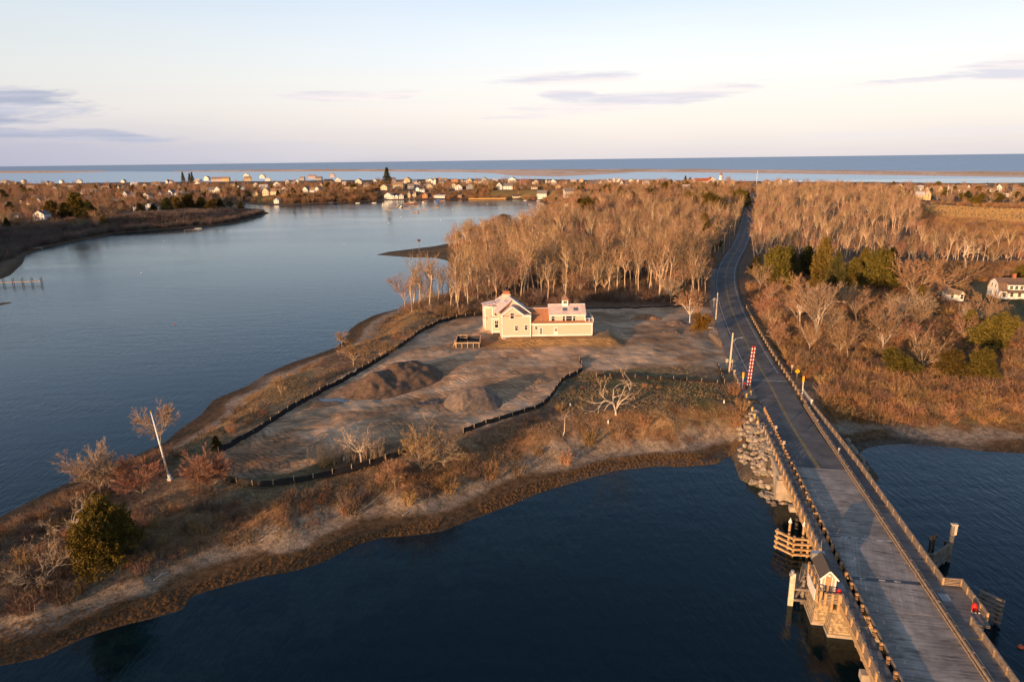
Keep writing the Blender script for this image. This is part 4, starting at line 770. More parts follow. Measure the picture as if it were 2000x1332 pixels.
def hse(o, x, y, wd, dp, hw, hr, wall, roof, axis, z=0., over=.35, wins=True, dormers=0, first=False):
    """one gabled volume of a house: walls, roof, windows on the front and sides"""
    x0, x1, y0, y1 = x-wd/2, x+wd/2, y, y+dp; ym = y+dp/2; q = MB(); b = [(x0, y0, z-1.5), (x1, y0, z-1.5), (x1, y1, z-1.5), (x0, y1, z-1.5), (x0, y0, z+hw), (x1, y0, z+hw), (x1, y1, z+hw), (x0, y1, z+hw)]
    if axis == 'y': q.add(b+[(x, y0, z+hw+hr), (x, y1, z+hw+hr)], [(0, 1, 5, 8, 4), (1, 2, 6, 5), (2, 3, 7, 9, 6), (3, 0, 4, 7)])
    elif axis == 'x': q.add(b+[(x0, ym, z+hw+hr), (x1, ym, z+hw+hr)], [(0, 1, 5, 4), (1, 2, 6, 9, 5), (2, 3, 7, 6), (3, 0, 4, 8, 7)])
    else: q.add(b, [(0, 1, 5, 4), (1, 2, 6, 5), (2, 3, 7, 6), (3, 0, 4, 7)])
    q.build('wall', WM[wall], o); q = MB(); v = over; zt = z+hw+hr
    if axis == 'y':
        k = hr/(wd/2); [slab(q, [(x+sg*(wd/2+v), y0-v, z+hw-k*v), (x+sg*(wd/2+v), y1+v, z+hw-k*v), (x, y1+v, zt), (x, y0-v, zt)], .2) for sg in (-1, 1)]
    elif axis == 'x':
        k = hr/(dp/2); [slab(q, [(x0-v, ym+sg*(dp/2+v), z+hw-k*v), (x1+v, ym+sg*(dp/2+v), z+hw-k*v), (x1+v, ym, zt), (x0-v, ym, zt)], .2) for sg in (-1, 1)]
    else: q.b2(x0-v, x1+v, y0-v, y1+v, z+hw, z+hw+.3)
    for i in range(dormers):
        a = x0+wd*(i+.5)/dormers; zz = z+hw+hr*.15; q.b2(a-.9, a+.9, y0+dp*.08, ym, zz, zz+hr*.62)
    rfo = q.build('roof', RM[roof], o)
    if wins:
        fl = 2 if hw > 4.2 else 1; n = max(1, min(5, int(wd/2.6)))
        for f in range(fl):
            for i in range(n):
                w_ = link('window', win_mesh(1.0, 1.5), o); w_.location = (x0+wd*(i+.5)/n, y0-.005, z+.9+f*2.8)
        if axis == 'y' and hr > 2: w_ = link('window', win_mesh(.8, 1.1), o); w_.location = (x, y0-.005, z+hw+.1)
        for i in range(max(1, int(dp/4))): w_ = link('window', win_mesh(1.0, 1.5), o); w_.location = (x0-.005, y0+dp*(i+.5)/max(1, int(dp/4)), z+.9+(2.8 if fl > 1 else 0)); w_.rotation_euler[2] = -math.pi/2
        for i in range(dormers): w_ = link('window', win_mesh(.8, .9), o); w_.location = (x0+wd*(i+.5)/dormers, y0+dp*.08-.01, z+hw+hr*.2)
def house(px, py, wpx, sty, wall, roof, lab, rz=None, cat='house', name='village_house', hs=1., ch=True, z0=6.):
    x, y, z = G(px, py, z0)
    for _ in range(20):
        shore = py > 375
        if float(sdf(np.array([x]), np.array([y]), main)[0]) > (5 if shore else 50) and z > .9: break
        py += -.35 if shore else .6; x, y, z = G(px, py, z0)
    d = y; wd = 1.12*wpx*(y*math.cos(PITCH)+ (CZ-z)*math.sin(PITCH))/FPX
    r = ((px*7919) % 50-25)/100. if rz is None else rz
    o = empty(name, lab, cat, (x, y, z), r); dp = min(max(6.5, wd*.6), 10.); hs *= 1.15; e = min(5.2, 2.9+wd*.14)*hs; g = min(3.2, max(1.2, wd*.22))*hs
    if sty == 'gy': hse(o, 0, 0, wd, dp*1.2, e, g*1.25, wall, roof, 'y')
    elif sty == 'gx': hse(o, 0, 0, wd, dp, e, g, wall, roof, 'x')
    elif sty == 'dorm': hse(o, 0, 0, wd, dp, e*.8, g*1.3, wall, roof, 'x', dormers=max(2, int(wd/4)))
    elif sty == 'L': hse(o, wd*.12, 2., wd*.76, dp, e*.85, g, wall, roof, 'x'); hse(o, -wd*.32, 0, wd*.36, dp*1.1, e, g*1.1, wall, roof, 'y')
    elif sty == 'LR': hse(o, -wd*.12, 2., wd*.76, dp, e*.85, g, wall, roof, 'x'); hse(o, wd*.32, 0, wd*.36, dp*1.1, e, g*1.1, wall, roof, 'y')
    elif sty == 'H': hse(o, 0, 2.5, wd*.7, dp*.9, e*.8, g*.9, wall, roof, 'x'); hse(o, -wd*.35, 0, wd*.3, dp*1.2, e*.95, g*1.1, wall, roof, 'y'); hse(o, wd*.35, 0, wd*.3, dp*1.2, e*.95, g*1.1, wall, roof, 'y')
    elif sty == 'flat': hse(o, 0, 0, wd, dp, e, 0, wall, roof, 'f')
    elif sty == 'mod': hse(o, 0, 0, wd, dp, 2.9, 0, wall, roof, 'f'); hse(o, wd*.12, 1.5, wd*.62, dp*.8, 2.8, 0, wall, roof, 'f', z=3.2)
    elif sty == 'low': hse(o, 0, 0, wd, dp, 2.8, 1.4, wall, roof, 'x')
    if ch and sty not in ('flat', 'mod') and wd > 7: q = MB(); q.b2(-.5+wd*.2, .4+wd*.2, dp*.45, dp*.45+.8, e, e+g+1.3); q.build('chimney', brick, o)
    return o
HS = [(77, 431, 21, 'gy', 'w', 'g', 'white gabled house with a porch beside the dark lawn on the near left bank'), (48, 404, 16, 'L', 'y', 'd', 'sunlit house with a steep dark roof and brick chimney above the near left bank'), (84, 402, 19, 'L', 'c', 't', 'cream house with a tan roof right of the steep dark roofed one'),
 (10, 431, 16, 'low', 'g', 'g', 'low grey house at the left frame edge on the near bank'), (30, 427, 12, 'low', 'g', 'd', 'dark low shed between the left edge and the white gabled house'), (14, 407, 11, 'gy', 'b', 'g', 'blue grey gabled house near the left edge above the low grey one'), (32, 364, 9, 'gy', 'y', 't', 'brightly sunlit yellow house near the left end of the village'),
 (8, 360, 11, 'gx', 'w', 't', 'sunlit white house at the far left edge of the village'), (21, 362, 7, 'gy', 'w', 'g', 'narrow white gabled house between two sunlit ones at the far left'), (20, 378, 5, 'gy', 'y', 'g', 'tiny yellow gable among trees near the left edge'), (172, 383, 27, 'dorm', 'w', 'g', 'long white house with a row of dormers in the left village'),
 (171, 390, 12, 'low', 'b', 'g', 'low blue grey house in front of the row of dormers'), (220, 394, 25, 'low', 'b', 'g', 'long low blue grey house in shade in the left village'), (165, 402, 12, 'flat', 'w', 'w', 'small flat white roofed building above the left bank trees'), (190, 366, 6, 'gy', 'p', 'g', 'small pinkish gable among far left trees'),
 (119, 358, 6, 'gy', 'w', 'w', 'small pale gable on the skyline left of the gap in the trees'), (133, 366, 6, 'gy', 'w', 'g', 'small white gable below the left skyline'), (68, 389, 9, 'flat', 'g', 'g', 'small grey flat roofed house among dark trees on the left'),
 (252, 388, 19, 'L', 'w', 'g', 'big white shaded house at the left of the white cluster'), (285, 391, 15, 'gy', 'w', 'g', 'white gabled house with a tall front in the white cluster'), (299, 380, 14, 'gx', 'g', 'd', 'dark roofed grey house behind the white gabled one'), (320, 388, 17, 'L', 'g', 'g', 'low grey house in the middle of the white cluster'),
 (341, 385, 24, 'L', 'w', 'g', 'white house with one sunlit end gable right in the white cluster'), (373, 380, 28, 'low', 'g', 'd', 'long low grey house beside the evergreen in the left village'), (416, 378, 29, 'LR', 'w', 'g', 'long pale shaded house with a front gable above the back channel'), (268, 414, 12, 'flat', 'w', 'w', 'low white building beside the dark cedars on the left bank'),
 (291, 410, 10, 'gy', 'w', 'w', 'white gabled cottage between the two dark cedars'), (312, 413, 8, 'low', 'b', 'g', 'small pale cottage right of the dark cedars'), (426, 354, 22, 'dorm', 'p', 'p', 'large pinkish house on the skyline above the back channel'), (441, 354, 12, 'gx', 'y', 't', 'yellow sunlit house on the skyline right of the large pinkish one'), (403, 352, 9, 'gy', 'w', 'g', 'small gabled skyline house left of the large pinkish one'),
 (484, 353, 11, 'gx', 'y', 't', 'yellow lit house on the skyline at the head of the inlet'), (481, 346, 9, 'gy', 'w', 'w', 'white gable on the skyline behind the yellow lit house'), (498, 384, 11, 'LR', 'y', 't', 'small sunlit cottage left of the large sunlit lawn house'), (530, 386, 30, 'L', 'c', 't', 'large sunlit two storey house above the green lawn and shore'),
 (540, 398, 9, 'gy', 'w', 'w', 'tiny white shed on the shore lawn'), (541, 366, 12, 'gy', 'w', 'g', 'tall white shaded gable house behind the large lawn house'), (571, 361, 23, 'H', 'w', 'g', 'white house with several gables on the slope'), (608, 378, 33, 'H', 'w', 't', 'wide house with twin gables above the wooded shore'), (680, 374, 33, 'mod', 'y', 'g', 'modern flat roofed sunlit house above the wooded shore'),
 (610, 349, 13, 'gx', 'p', 'p', 'pinkish roofed house on the skyline left of centre'), (622, 353, 11, 'gx', 'g', 'g', 'grey house beside the pinkish roofed one on the skyline'), (642, 361, 15, 'gx', 'g', 'd', 'grey roofed house with a lit end among trees left of the modern house'), (649, 346, 8, 'gy', 'p', 't', 'small pink gable on the skyline behind the grey roofed house'), (512, 348, 9, 'gy', 'w', 't', 'small lit gable on the skyline above the lawn house'), (523, 353, 9, 'flat', 'w', 'w', 'small flat white roof near the skyline above the lawn house'),
 (732, 357, 6, 'gy', 'w', 'g', 'small white gable left of the tall spruce'), (746, 358, 6, 'gy', 'y', 't', 'small sunlit gable just left below the tall spruce'), (781, 364, 24, 'H', 'w', 'g', 'white house with two bay gables above the boatyard'), (817, 363, 15, 'flat', 'w', 'w', 'sunlit white block of a house above the boatyard'), (750, 372, 12, 'gy', 'c', 'g', 'cream cottage below the tall spruce'),
 (758, 391, 14, 'gy', 'w', 'w', 'white boathouse at the left end of the waterfront'), (777, 384, 19, 'gx', 'c', 't', 'long cream building behind the small waterfront sheds'), (768, 391, 5, 'gy', 'w', 'b', 'tiny white shed beside the left white boathouse'), (774.5, 391, 5, 'gy', 'w', 'b', 'tiny white shed, right one of the pair on the waterfront'), (784, 390, 8, 'gy', 'w', 'w', 'small white gabled shed near the moored schooner'),
 (793, 380, 9, 'gx', 'o', 'g', 'small brick coloured house behind the waterfront sheds'), (805, 388, 14, 'H', 'c', 'g', 'cream twin gabled boathouse behind the masts'), (816, 386, 6, 'gy', 'w', 'b', 'little white hut right of the masts'), (824, 386, 10, 'low', 'w', 'w', 'low white roofed shed between the masts and the boatyard'), (803, 373, 12, 'gx', 'g', 'g', 'grey house up the slope behind the masts'), (814, 378, 12, 'gy', 'p', 'g', 'grey pink gabled house above the cream boathouse'),
 (834, 376, 10, 'flat', 'g', 'w', 'grey flat roofed house above the boatyard shed'), (842, 375, 10, 'gy', 'y', 't', 'tan gabled building left behind the blue roofed shed'), (830, 390, 9, 'gy', 'o', 't', 'small orange lit hut at the boatyard wharf'), (839, 383, 11, 'gy', 'c', 'g', 'cream gabled shop left of the blue roofed shed'),
 (856, 362, 18, 'L', 'w', 'g', 'white house with a front gable above the boatyard'), (855, 345, 13, 'H', 'y', 't', 'sunlit yellow house on the skyline above the boatyard'), (888, 346, 12, 'flat', 'o', 'd', 'square brown house with a lit top floor on the skyline'), (835, 346, 6, 'gy', 'p', 't', 'small pinkish gable on the skyline left of the yellow house'), (886, 369, 11, 'gy', 'c', 't', 'tall cream house above the wooded bluff'), (896, 373, 12, 'gy', 'w', 'g', 'white gabled house right below the tall cream house'),
 (926, 360, 26, 'L', 'c', 'g', 'long cream house with a sharp gable at its left end'), (945, 353, 11, 'gy', 'g', 'g', 'grey gabled house behind the long cream one'), (953, 364, 17, 'gx', 'c', 't', 'low cream house right of the sharp gable one'), (898, 389, 7, 'low', 'o', 't', 'small orange hut on the beach right of the boatyard'),
 (985, 371, 28, 'L', 'w', 'g', 'white rambling house at the top of the grass slope'), (1010, 388, 15, 'low', 'c', 'd', 'low cream boathouse at the foot of the grass slope'), (1058, 371, 17, 'gx', 'w', 'g', 'tall square white house above the green lawn', 1.25), (1044, 370, 10, 'low', 'c', 't', 'low cream wing left of the tall square white house'), (1047, 362, 11, 'gy', 'c', 't', 'cream gable behind the tall square white house'),
 (1090, 369, 8, 'gy', 'y', 't', 'narrow yellow gabled house right of the green lawn'), (1103, 361, 7, 'gx', 'c', 't', 'small cream house behind the narrow yellow one'), (1113, 385, 18, 'gx', 'p', 'g', 'three storey pale house with balconies above the cove', 1.25), (1130, 383, 10, 'gy', 'o', 't', 'brick coloured wing beside the house with balconies'), (1143, 379, 14, 'low', 'p', 'd', 'low dark roofed house right of the brick coloured wing'),
 (1163, 367, 30, 'LR', 'c', 'g', 'cream house with a tall right hand gable and long low wing'), (1204, 358, 12, 'H', 'w', 'w', 'white house with twin gables near the skyline'), (1108, 411, 24, 'mod', 'c', 'd', 'modern two storey cream house nearest the cove'), (1087, 410, 9, 'low', 'c', 'g', 'tiny cream cabin left of the modern two storey house'), (1133, 411, 9, 'low', 'w', 'g', 'small pale cabin right of the modern two storey house'), (1172, 417, 24, 'low', 'g', 'd', 'dark roofed long shed in the woods right of the modern house'),
 (1180, 387, 27, 'low', 'y', 't', 'long low sunlit building in the woods below the village'), (1220, 367, 18, 'L', 'w', 'g', 'broad white house right of the twin gabled one'), (1207, 357, 9, 'gx', 'w', 'w', 'small white house behind the broad white one'), (1246, 358, 5, 'gy', 'w', 'g', 'tiny white gable among trees right of the broad white house'), (1280, 362, 14, 'H', 'y', 't', 'pair of lit yellow gables under the big skyline trees'), (1293, 362, 8, 'gx', 'y', 't', 'small lit house right of the pair of yellow gables'),
 (1317, 363, 8, 'gy', 'w', 'g', 'narrow tall white house under the skyline trees', 1.2), (1335, 361, 11, 'flat', 'g', 'g', 'grey block left of the dark skyline evergreens'), (1378, 361, 36, 'LR', 'w', 'r', 'large white building with a red roof left of the lighthouse', 1.1), (1421, 367, 28, 'H', 'y', 't', 'long yellow building right of the lighthouse'), (1451, 366, 20, 'low', 'y', 'g', 'low grey roofed house right of the long yellow building'), (1303, 396, 15, 'low', 'y', 't', 'tan roofed house half hidden in the woods left of the dark evergreens'),
 (1533, 363, 27, 'H', 'w', 't', 'big white house with tall chimneys on the shore skyline right of the road'), (1498, 361, 9, 'gx', 'c', 't', 'small lit house left of the big white shore house'), (1645, 370, 8, 'flat', 'o', 't', 'orange lit wall of a house in the right hand trees'), (1676, 377, 6, 'gy', 'g', 'g', 'tiny grey gable in the right hand woods'), (1687, 376, 4, 'gy', 'w', 'g', 'tiny lit white gable beside the tiny grey one'), (1718, 367, 9, 'gx', 'w', 'g', 'small pale house on the lagoon shore'),
 (1757, 371, 11, 'gy', 'y', 't', 'sunlit yellow gable at the left of the shore cottages'), (1778, 370, 22, 'low', 'g', 'g', 'grey roofed cottage with a lit right end on the shore'), (1828, 380, 22, 'LR', 'y', 't', 'sunlit low cottage left of the two pale poles'), (1803, 391, 23, 'LR', 'y', 'w', 'brightly lit cottage at the marsh edge'), (1882, 377, 20, 'LR', 'w', 't', 'white gabled cottage right of the two pale poles'), (1937, 376, 30, 'LR', 'w', 'd', 'long cottage with a dark roof and lit gable near the right edge'), (1973, 385, 9, 'gy', 'w', 'd', 'small cottage among dark evergreens near the right edge'),
 (1162, 513, 36, 'low', 'g', 'g', 'grey roofed house half hidden among bare trees above the new house'), (1085, 506, 18, 'gy', 'c', 't', 'cream gabled house deep in the woods left of the grey roof'), (1012, 497, 22, 'low', 'c', 't', 'low cream house in the woods near the cove'), (1130, 474, 26, 'low', 'g', 'p', 'long pale roofed house in the middle of the woods'), (1040, 470, 16, 'L', 'c', 'g', 'small gabled house in the woods behind the cove')]
for h_ in HS: house(*h_[:7], hs=h_[7] if len(h_) > 7 else 1.)
XH = [(45, 358), (60, 372), (95, 362), (108, 376), (140, 372), (155, 358), (205, 374), (235, 372), (240, 358), (262, 366), (283, 368), (305, 366), (330, 360), (350, 370), (385, 360), (405, 366), (455, 366), (470, 372), (500, 366), (515, 372), (555, 376), (590, 352), (632, 368), (660, 356), (672, 362), (700, 360), (715, 368), (765, 354), (795, 352), (810, 356), (840, 360), (868, 354), (905, 354), (918, 370), (968, 358), (1000, 358), (1022, 362), (1070, 358), (1080, 362), (1120, 360), (1135, 356), (1180, 362), (1190, 358), (1232, 362), (1262, 364), (1255, 374), (1480, 372), (1465, 366), (1300, 372), (1340, 372), (1925, 370), (1990, 378), (1960, 372), (1860, 370), (1795, 374)]
for i_, (px, py) in enumerate(XH): o = house(px, py, 7+(i_*5) % 8, ('gy', 'gx', 'L', 'gy', 'dorm')[i_ % 5], 'wcwgyw'[i_ % 6], 'gtgdw'[i_ % 5], 'small pale house half hidden among the village trees', ch=i_ % 3 == 0); o['group'] = 'small houses half hidden among the village trees'
# blue roofed boat shed
x, y, z = G(862, 384); bs = empty('boat_shed', 'big brick coloured boat shed with a bright blue roof', 'shed', (x, y, z), .35); hse(bs, 0, 0, 13, 20, 4.2, 3.2, 'o', 'b', 'y', wins=False); q = MB(); q.b2(-2, 2, -.05, 0, 0, 3.2); q.build('door', trim, bs)
house(858, 390, 20, 'low', 'w', 'w', 'long white lean-to shed in front of the blue roofed boat shed', ch=False)
# gambrel house at the right edge and its shed
def gambrel(px, py, wd, dp, lab, rz):
    x, y, z = G(px, py); o = empty('gambrel_house', lab, 'house', (x, y, z), rz); e, m_, r_ = 2.6, 5.2, 6.6; prof = [(-dp/2, -1), (dp/2, -1), (dp/2, e), (dp*.33, m_), (0, r_), (-dp*.33, m_), (-dp/2, e)]
    q = MB(); q.add([(a_, b_, c_) for a_ in (0, wd) for b_, c_ in prof], [tuple(range(7)), tuple(range(7, 14))[::-1]]+[(i, (i+1) % 7, 7+(i+1) % 7, 7+i) for i in (1, 6)]); q.build('wall', WM['w'], o)
    q = MB()
    for (b0, c0), (b1, c1) in zip(prof[2:-1], prof[3:]): slab(q, [(-.3, b0, c0), (wd+.3, b0, c0), (wd+.3, b1, c1), (-.3, b1, c1)], .18)
    q.build('roof', RM['t'] if 0 else mat('shingle_brown', (.20, .135, .10), .9, .3, 2), o)
    q = MB(); q.b2(2.5, wd-1, -dp/2-.05, -1.2, e+.4, 4.9); q.build('dormer', WM['w'], o); q = MB(); slab(q, [(2.3, -dp/2-.4, 4.85), (wd-.8, -dp/2-.4, 4.85), (wd-.8, -.6, 5.9), (2.3, -.6, 5.9)]); slab(q, [(2, -dp/2-1.6, 2.3), (wd, -dp/2-1.6, 2.3), (wd, -dp/2, 3.0), (2, -dp/2, 3.0)]); q.build('roof', mat('shingle_brown', (.20, .135, .10)), o)
    for i in range(int(wd/1.7)-2): w_ = link('window', win_mesh(1.0, 1.1), o); w_.location = (3.4+i*1.6, -dp/2-.06, 3.4)
    for i in range(int(wd/2.6)): w_ = link('window', win_mesh(1.0, 1.3), o); w_.location = (1.5+i*2.4, -dp/2-.005, .8)
    for b_, c_ in ((-1.3, 3.4), (1.3, 3.4), (-2, .7), (1.2, .7)): w_ = link('window', win_mesh(.8, 1.2), o); w_.location = (-.005, b_, c_); w_.rotation_euler[2] = -math.pi/2
    q = MB(); q.b2(wd*.32, wd*.32+.9, -.5, .4, 5.5, 8.2); q.build('chimney', brick, o)
    return o
gambrel(1938, 579, 16.5, 8.5, 'white gambrel roofed house with brick chimney at the right edge', -.18)
house(1869, 589, 23, 'LR', 'w', 't', 'small white shed cottage beside the gambrel roofed house', rz=.05, hs=.62, ch=False)
# lighthouse
x, y, z = G(1407, 358, 12); lh = empty('lighthouse', 'white lighthouse tower with a red brown lantern above the village', 'lighthouse', (x, y, z)); s_ = y/1150.
q = MB(); q.tube([(0, 0, -2), (0, 0, 12.5*s_)], [3.0*s_, 2.3*s_], 16); q.build('tower', trim, lh, True); q = MB(); q.cyl(0, 0, 12.5*s_, 12.9*s_, 3.0*s_, 16); q.cyl(0, 0, 12.9*s_, 15*s_, 1.7*s_, 12, 0); q.tube([(0, 0, 15*s_), (0, 0, 16.4*s_)], [2.1*s_, .1], 12); q.build('lantern', mat('lantern_brown', (.35, .13, .06), .6), lh); q = MB(); q.b2(-4*s_, 3*s_, -5*s_, -2.4*s_, -2, 3.5*s_); q.build('entrance', trim, lh)
def mast(px, py, h, r, lab, m=None, name='mast', cat='mast'):
    x, y, z = G(px, py); q = MB(); q.tube([(0, 0, -1), (0, 0, h)], [r, r*.5], 6); o = q.build(name, m or trim); o.location = (x, y, z); tag(o, lab, cat); return o
mast(1477, 366, 24, .35, 'tall thin radio mast on the skyline at the end of the road', steel)
for px, py, h, lab in ((1849, 386, 14, 'taller sunlit pole between the right hand shore cottages'), (1857, 385, 11, 'shorter sunlit pole between the right hand shore cottages'), (1041, 356, 17, 'bare flagpole on the skyline behind the tall white house'), (1016, 362, 14, 'flagpole right of the white rambling house'), (394, 380, 9, 'flagpole beside the long grey house above the channel')): mast(px, py, h, .3, lab)
mast(74, 437, 9, .14, 'white flagpole in front of the white gabled house on the near left bank')
# white pole on the near point
x, y, z = G(332, 937); fp = empty('flagpole', 'tall white flagpole standing on the near point', 'flagpole', (x, y, z)); q = MB(); q.tube([(0, 0, -.5), (-.7, 0, 6.0), (-1.35, 0, 11.6)], [.17, .14, .07], 9); q.build('pole', trim, fp, True); q = MB(); q.b2(-.3, .3, -.3, .3, -.2, .35); q.cyl(0, 0, .3, .9, .24, 8); q.build('base', trim, fp); q = MB(); q.cyl(-1.36, 0, 11.6, 11.85, .12, 8); q.build('finial', mat('gilt', (.5, .35, .1), .4), fp)
# ================================================================ VEGETATION
bark = mat('bark', (.58, .44, .30), .9, .3, 1.5, rnd=.22); twig = mat('twigs', (.33, .21, .12), .95, .2, .4, spec=.05, rnd=.25)
twig_r = mat('twigs_red', (.40, .22, .145), .95, .2, .4, spec=.05, rnd=.15); twig_p = mat('twigs_pale', (.44, .33, .23), .95, .2, .4, spec=.05, rnd=.2)
bark_p = mat('bark_pale', (.62, .52, .42), .9, .3, 2., rnd=.1); needle = mat('needles', (.14, .105, .025), .9, .35, .5, spec=.1, rnd=.3); needle_d = mat('needles_dark', (.075, .072, .026), .9, .3, .8, spec=.1, rnd=.25); needle_o = mat('needles_orange', (.19, .10, .018), .9, .3, .8, spec=.1, rnd=.1)
brush_a = mat('brush_brown', (.24, .16, .11), .95, .3, .5, spec=.05, rnd=.4); brush_o = mat('brush_orange', (.38, .225, .11), .95, .3, .5, spec=.05, rnd=.35); brush_g = mat('brush_grey', (.20, .15, .125), .95, .3, .5, spec=.05, rnd=.4); grass_m = mat('dry_grass', (.40, .28, .15), .95, .3, .5, spec=.05, rnd=.2); reed_m = mat('marsh_grass', (.24, .145, .07), .95, .3, .12, spec=.05, rnd=.12)
def rdir(r, d, ang):
    a = Vector(r.normal(size=3)); a = (a-a.dot(d)*d).normalized(); return (d*math.cos(ang)+a*math.sin(ang)).normalized()
def tri(q, p, e, wd, r):
    d = (e-p); s_ = d.cross(Vector(r.normal(size=3)))
    if s_.length < 1e-6: return
    s_.normalize(); b = len(q.v); q.v += [tuple(p-s_*wd), tuple(p+s_*wd), tuple(e)]; q.f.append((b, b+1, b+2)); q.m.append(0)
def bare_tree(seed, H, trunk=.42, spread=.5, nl=5, dens=1., r0=.19, droop=0., tw=.022, thin=1., gn=1.):
    r = np.random.RandomState(seed); T = MB(); C = MB(); up = Vector((0, 0, 1))
    def limb(p, d, L, rad, lev, n=3):
        pts = [p]; rr = [rad]; dd = d
        for i in range(n):
            dd = (dd+Vector(r.normal(size=3))*(.13*gn if lev else .05*gn)+up*(.10 if lev < 3 else -.02-droop)).normalized(); pts.append(pts[-1]+dd*L/n); rr.append(max(rad*(1-(i+1)/n*.6), .012))
        if lev <= 2: T.tube(pts, rr, 6 if lev == 0 else (4 if lev == 1 else 3), cap=False)
        else:
            for a, b_ in zip(pts[:-1], pts[1:]): tri(C, a, b_, rad*1.4, r)
        return pts, dd
    def grow(p, d, L, rad, lev):
        pts, dd = limb(p, d, L, rad, lev, 3 if lev < 3 else 2)
        if lev >= 4: return
        k = [0, int(4*thin)+r.randint(2), int(4*thin)+r.randint(3), 5 if dens < 2 else 8][lev] if lev < 4 else 0
        for i in range(k):
            f = r.uniform(.25, 1.0); j = min(int(f*(len(pts)-1)), len(pts)-2); q_ = pts[j].lerp(pts[j+1], f*(len(pts)-1)-j)
            if lev < 3: grow(q_, rdir(r, dd, r.uniform(.35, .8)), L*r.uniform(.45, .72), rad*.56, lev+1)
            else:
                for _ in range(int(2*dens)): 
                    e = q_+rdir(r, dd, r.uniform(.2, .8))*r.uniform(.5, 1.15)*max(H/14, .55); tri(C, q_, e, tw*H/14, r)
        if lev < 3: grow(pts[-1], rdir(r, dd, .2), L*.6, rad*.45, lev+1)
    t0, td = limb(Vector((0, 0, -.3)), Vector((r.normal()*.05*gn, r.normal()*.05*gn, 1)).normalized(), H*trunk, r0*H/14, 0, 3)
    nb = nl+r.randint(2)
    for i in range(nb):
        a = 2*math.pi*(i+r.uniform(-.3, .3))/nb; ang = spread*r.uniform(.5, 1.25); p = t0[-1] if i < nb*.6 else t0[-2].lerp(t0[-1], r.uniform(.3, 1))
        grow(p, Vector((math.cos(a)*math.sin(ang), math.sin(a)*math.sin(ang), math.cos(ang))), H*(1-trunk)*r.uniform(.5, .72), r0*.5*H/14, 1)
    return T, C
def proto(seed, name='bare_tree', tm=None, cm=None, **k):
    T, C = bare_tree(seed, **k); return T.mesh('trunk', tm or bark, True), C.mesh('crown', cm or twig)
PT = [proto(s_, H=15+s_ % 3, trunk=.40+.09*(s_ % 3), spread=.29, nl=4, r0=.245, tw=.019, dens=.6, thin=.9) for s_ in range(8)]
PB = [proto(40+s_, H=11, trunk=.2, spread=.85, nl=6, r0=.26, thin=1.2, tw=.034, dens=1.5, cm=(twig, twig_r, twig)[s_]) for s_ in range(3)]
def joined(pr, name):
    me = bpy.data.meshes.new(name); a, b_ = pr; va = np.zeros(len(a.vertices)*3); a.vertices.foreach_get('co', va); vb = np.zeros(len(b_.vertices)*3); b_.vertices.foreach_get('co', vb)
    fa = [tuple(p.vertices) for p in a.polygons]; n = len(a.vertices); fb = [tuple(i+n for i in p.vertices) for p in b_.polygons]
    me.from_pydata(np.concatenate([va, vb]).reshape(-1, 3).tolist(), [], fa+fb); me.materials.append(a.materials[0]); me.materials.append(b_.materials[0]); me.polygons.foreach_set('material_index', [0]*len(fa)+[1]*len(fb)); me.update(); return me
def scatter(name, pts, sc, meshes, label, rng_, idx=None, kind='stuff', tilt=0.):
    """one object: a point cloud whose points carry copies of the given meshes"""
    n = len(pts); me = bpy.data.meshes.new(name); me.vertices.add(n); me.vertices.foreach_set('co', np.asarray(pts, float).ravel())
    for nm, ty, v in (('sc', 'FLOAT', sc), ('rz', 'FLOAT', rng_.uniform(0, 6.283, n)), ('ix', 'INT', rng_.randint(0, len(meshes), n) if idx is None else idx)):
        a = me.attributes.new(nm, ty, 'POINT'); a.data.foreach_set('value', np.asarray(v, dtype=np.int32 if ty == 'INT' else np.float32))
    o = link(name, me); tag(o, label, name.replace('_', ' '), kind=kind)
    coll = bpy.data.collections.new(name+'_kinds')
    for i, m in enumerate(meshes): c = bpy.data.objects.new('%s_kind_%02d' % (name, i), m); coll.objects.link(c)
    g = bpy.data.node_groups.new(name, 'GeometryNodeTree'); g.interface.new_socket('Geometry', in_out='INPUT', socket_type='NodeSocketGeometry'); g.interface.new_socket('Geometry', in_out='OUTPUT', socket_type='NodeSocketGeometry')
    N = g.nodes.new; gi = N('NodeGroupInput'); go = N('NodeGroupOutput'); ip = N('GeometryNodeInstanceOnPoints'); ci = N('GeometryNodeCollectionInfo'); ci.inputs[0].default_value = coll; ci.inputs['Separate Children'].default_value = True; ci.inputs['Reset Children'].default_value = True
    def attr(nm, ty): a = N('GeometryNodeInputNamedAttribute'); a.data_type = ty; a.inputs[0].default_value = nm; return a.outputs[0]
    cr = N('ShaderNodeCombineXYZ'); L = g.links.new; L(attr('rz', 'FLOAT'), cr.inputs[2]); L(gi.outputs[0], ip.inputs['Points']); L(ci.outputs[0], ip.inputs['Instance']); ip.inputs['Pick Instance'].default_value = True
    L(attr('ix', 'INT'), ip.inputs['Instance Index']); L(cr.outputs[0], ip.inputs['Rotation']); L(attr('sc', 'FLOAT'), ip.inputs['Scale']); L(ip.outputs[0], go.inputs[0])
    md = o.modifiers.new('scatter', 'NODES'); md.node_group = g; return o
def place_tree(pr, x, y, z, s, lab, cat='tree', group=None, name='bare_tree', rz=0., sx=1.):
    o = empty(name, lab, cat, (x, y, z), rz, group); o.scale = (s*sx, s*sx, s)
    link('trunk', pr[0], o); link('crown', pr[1], o); return o
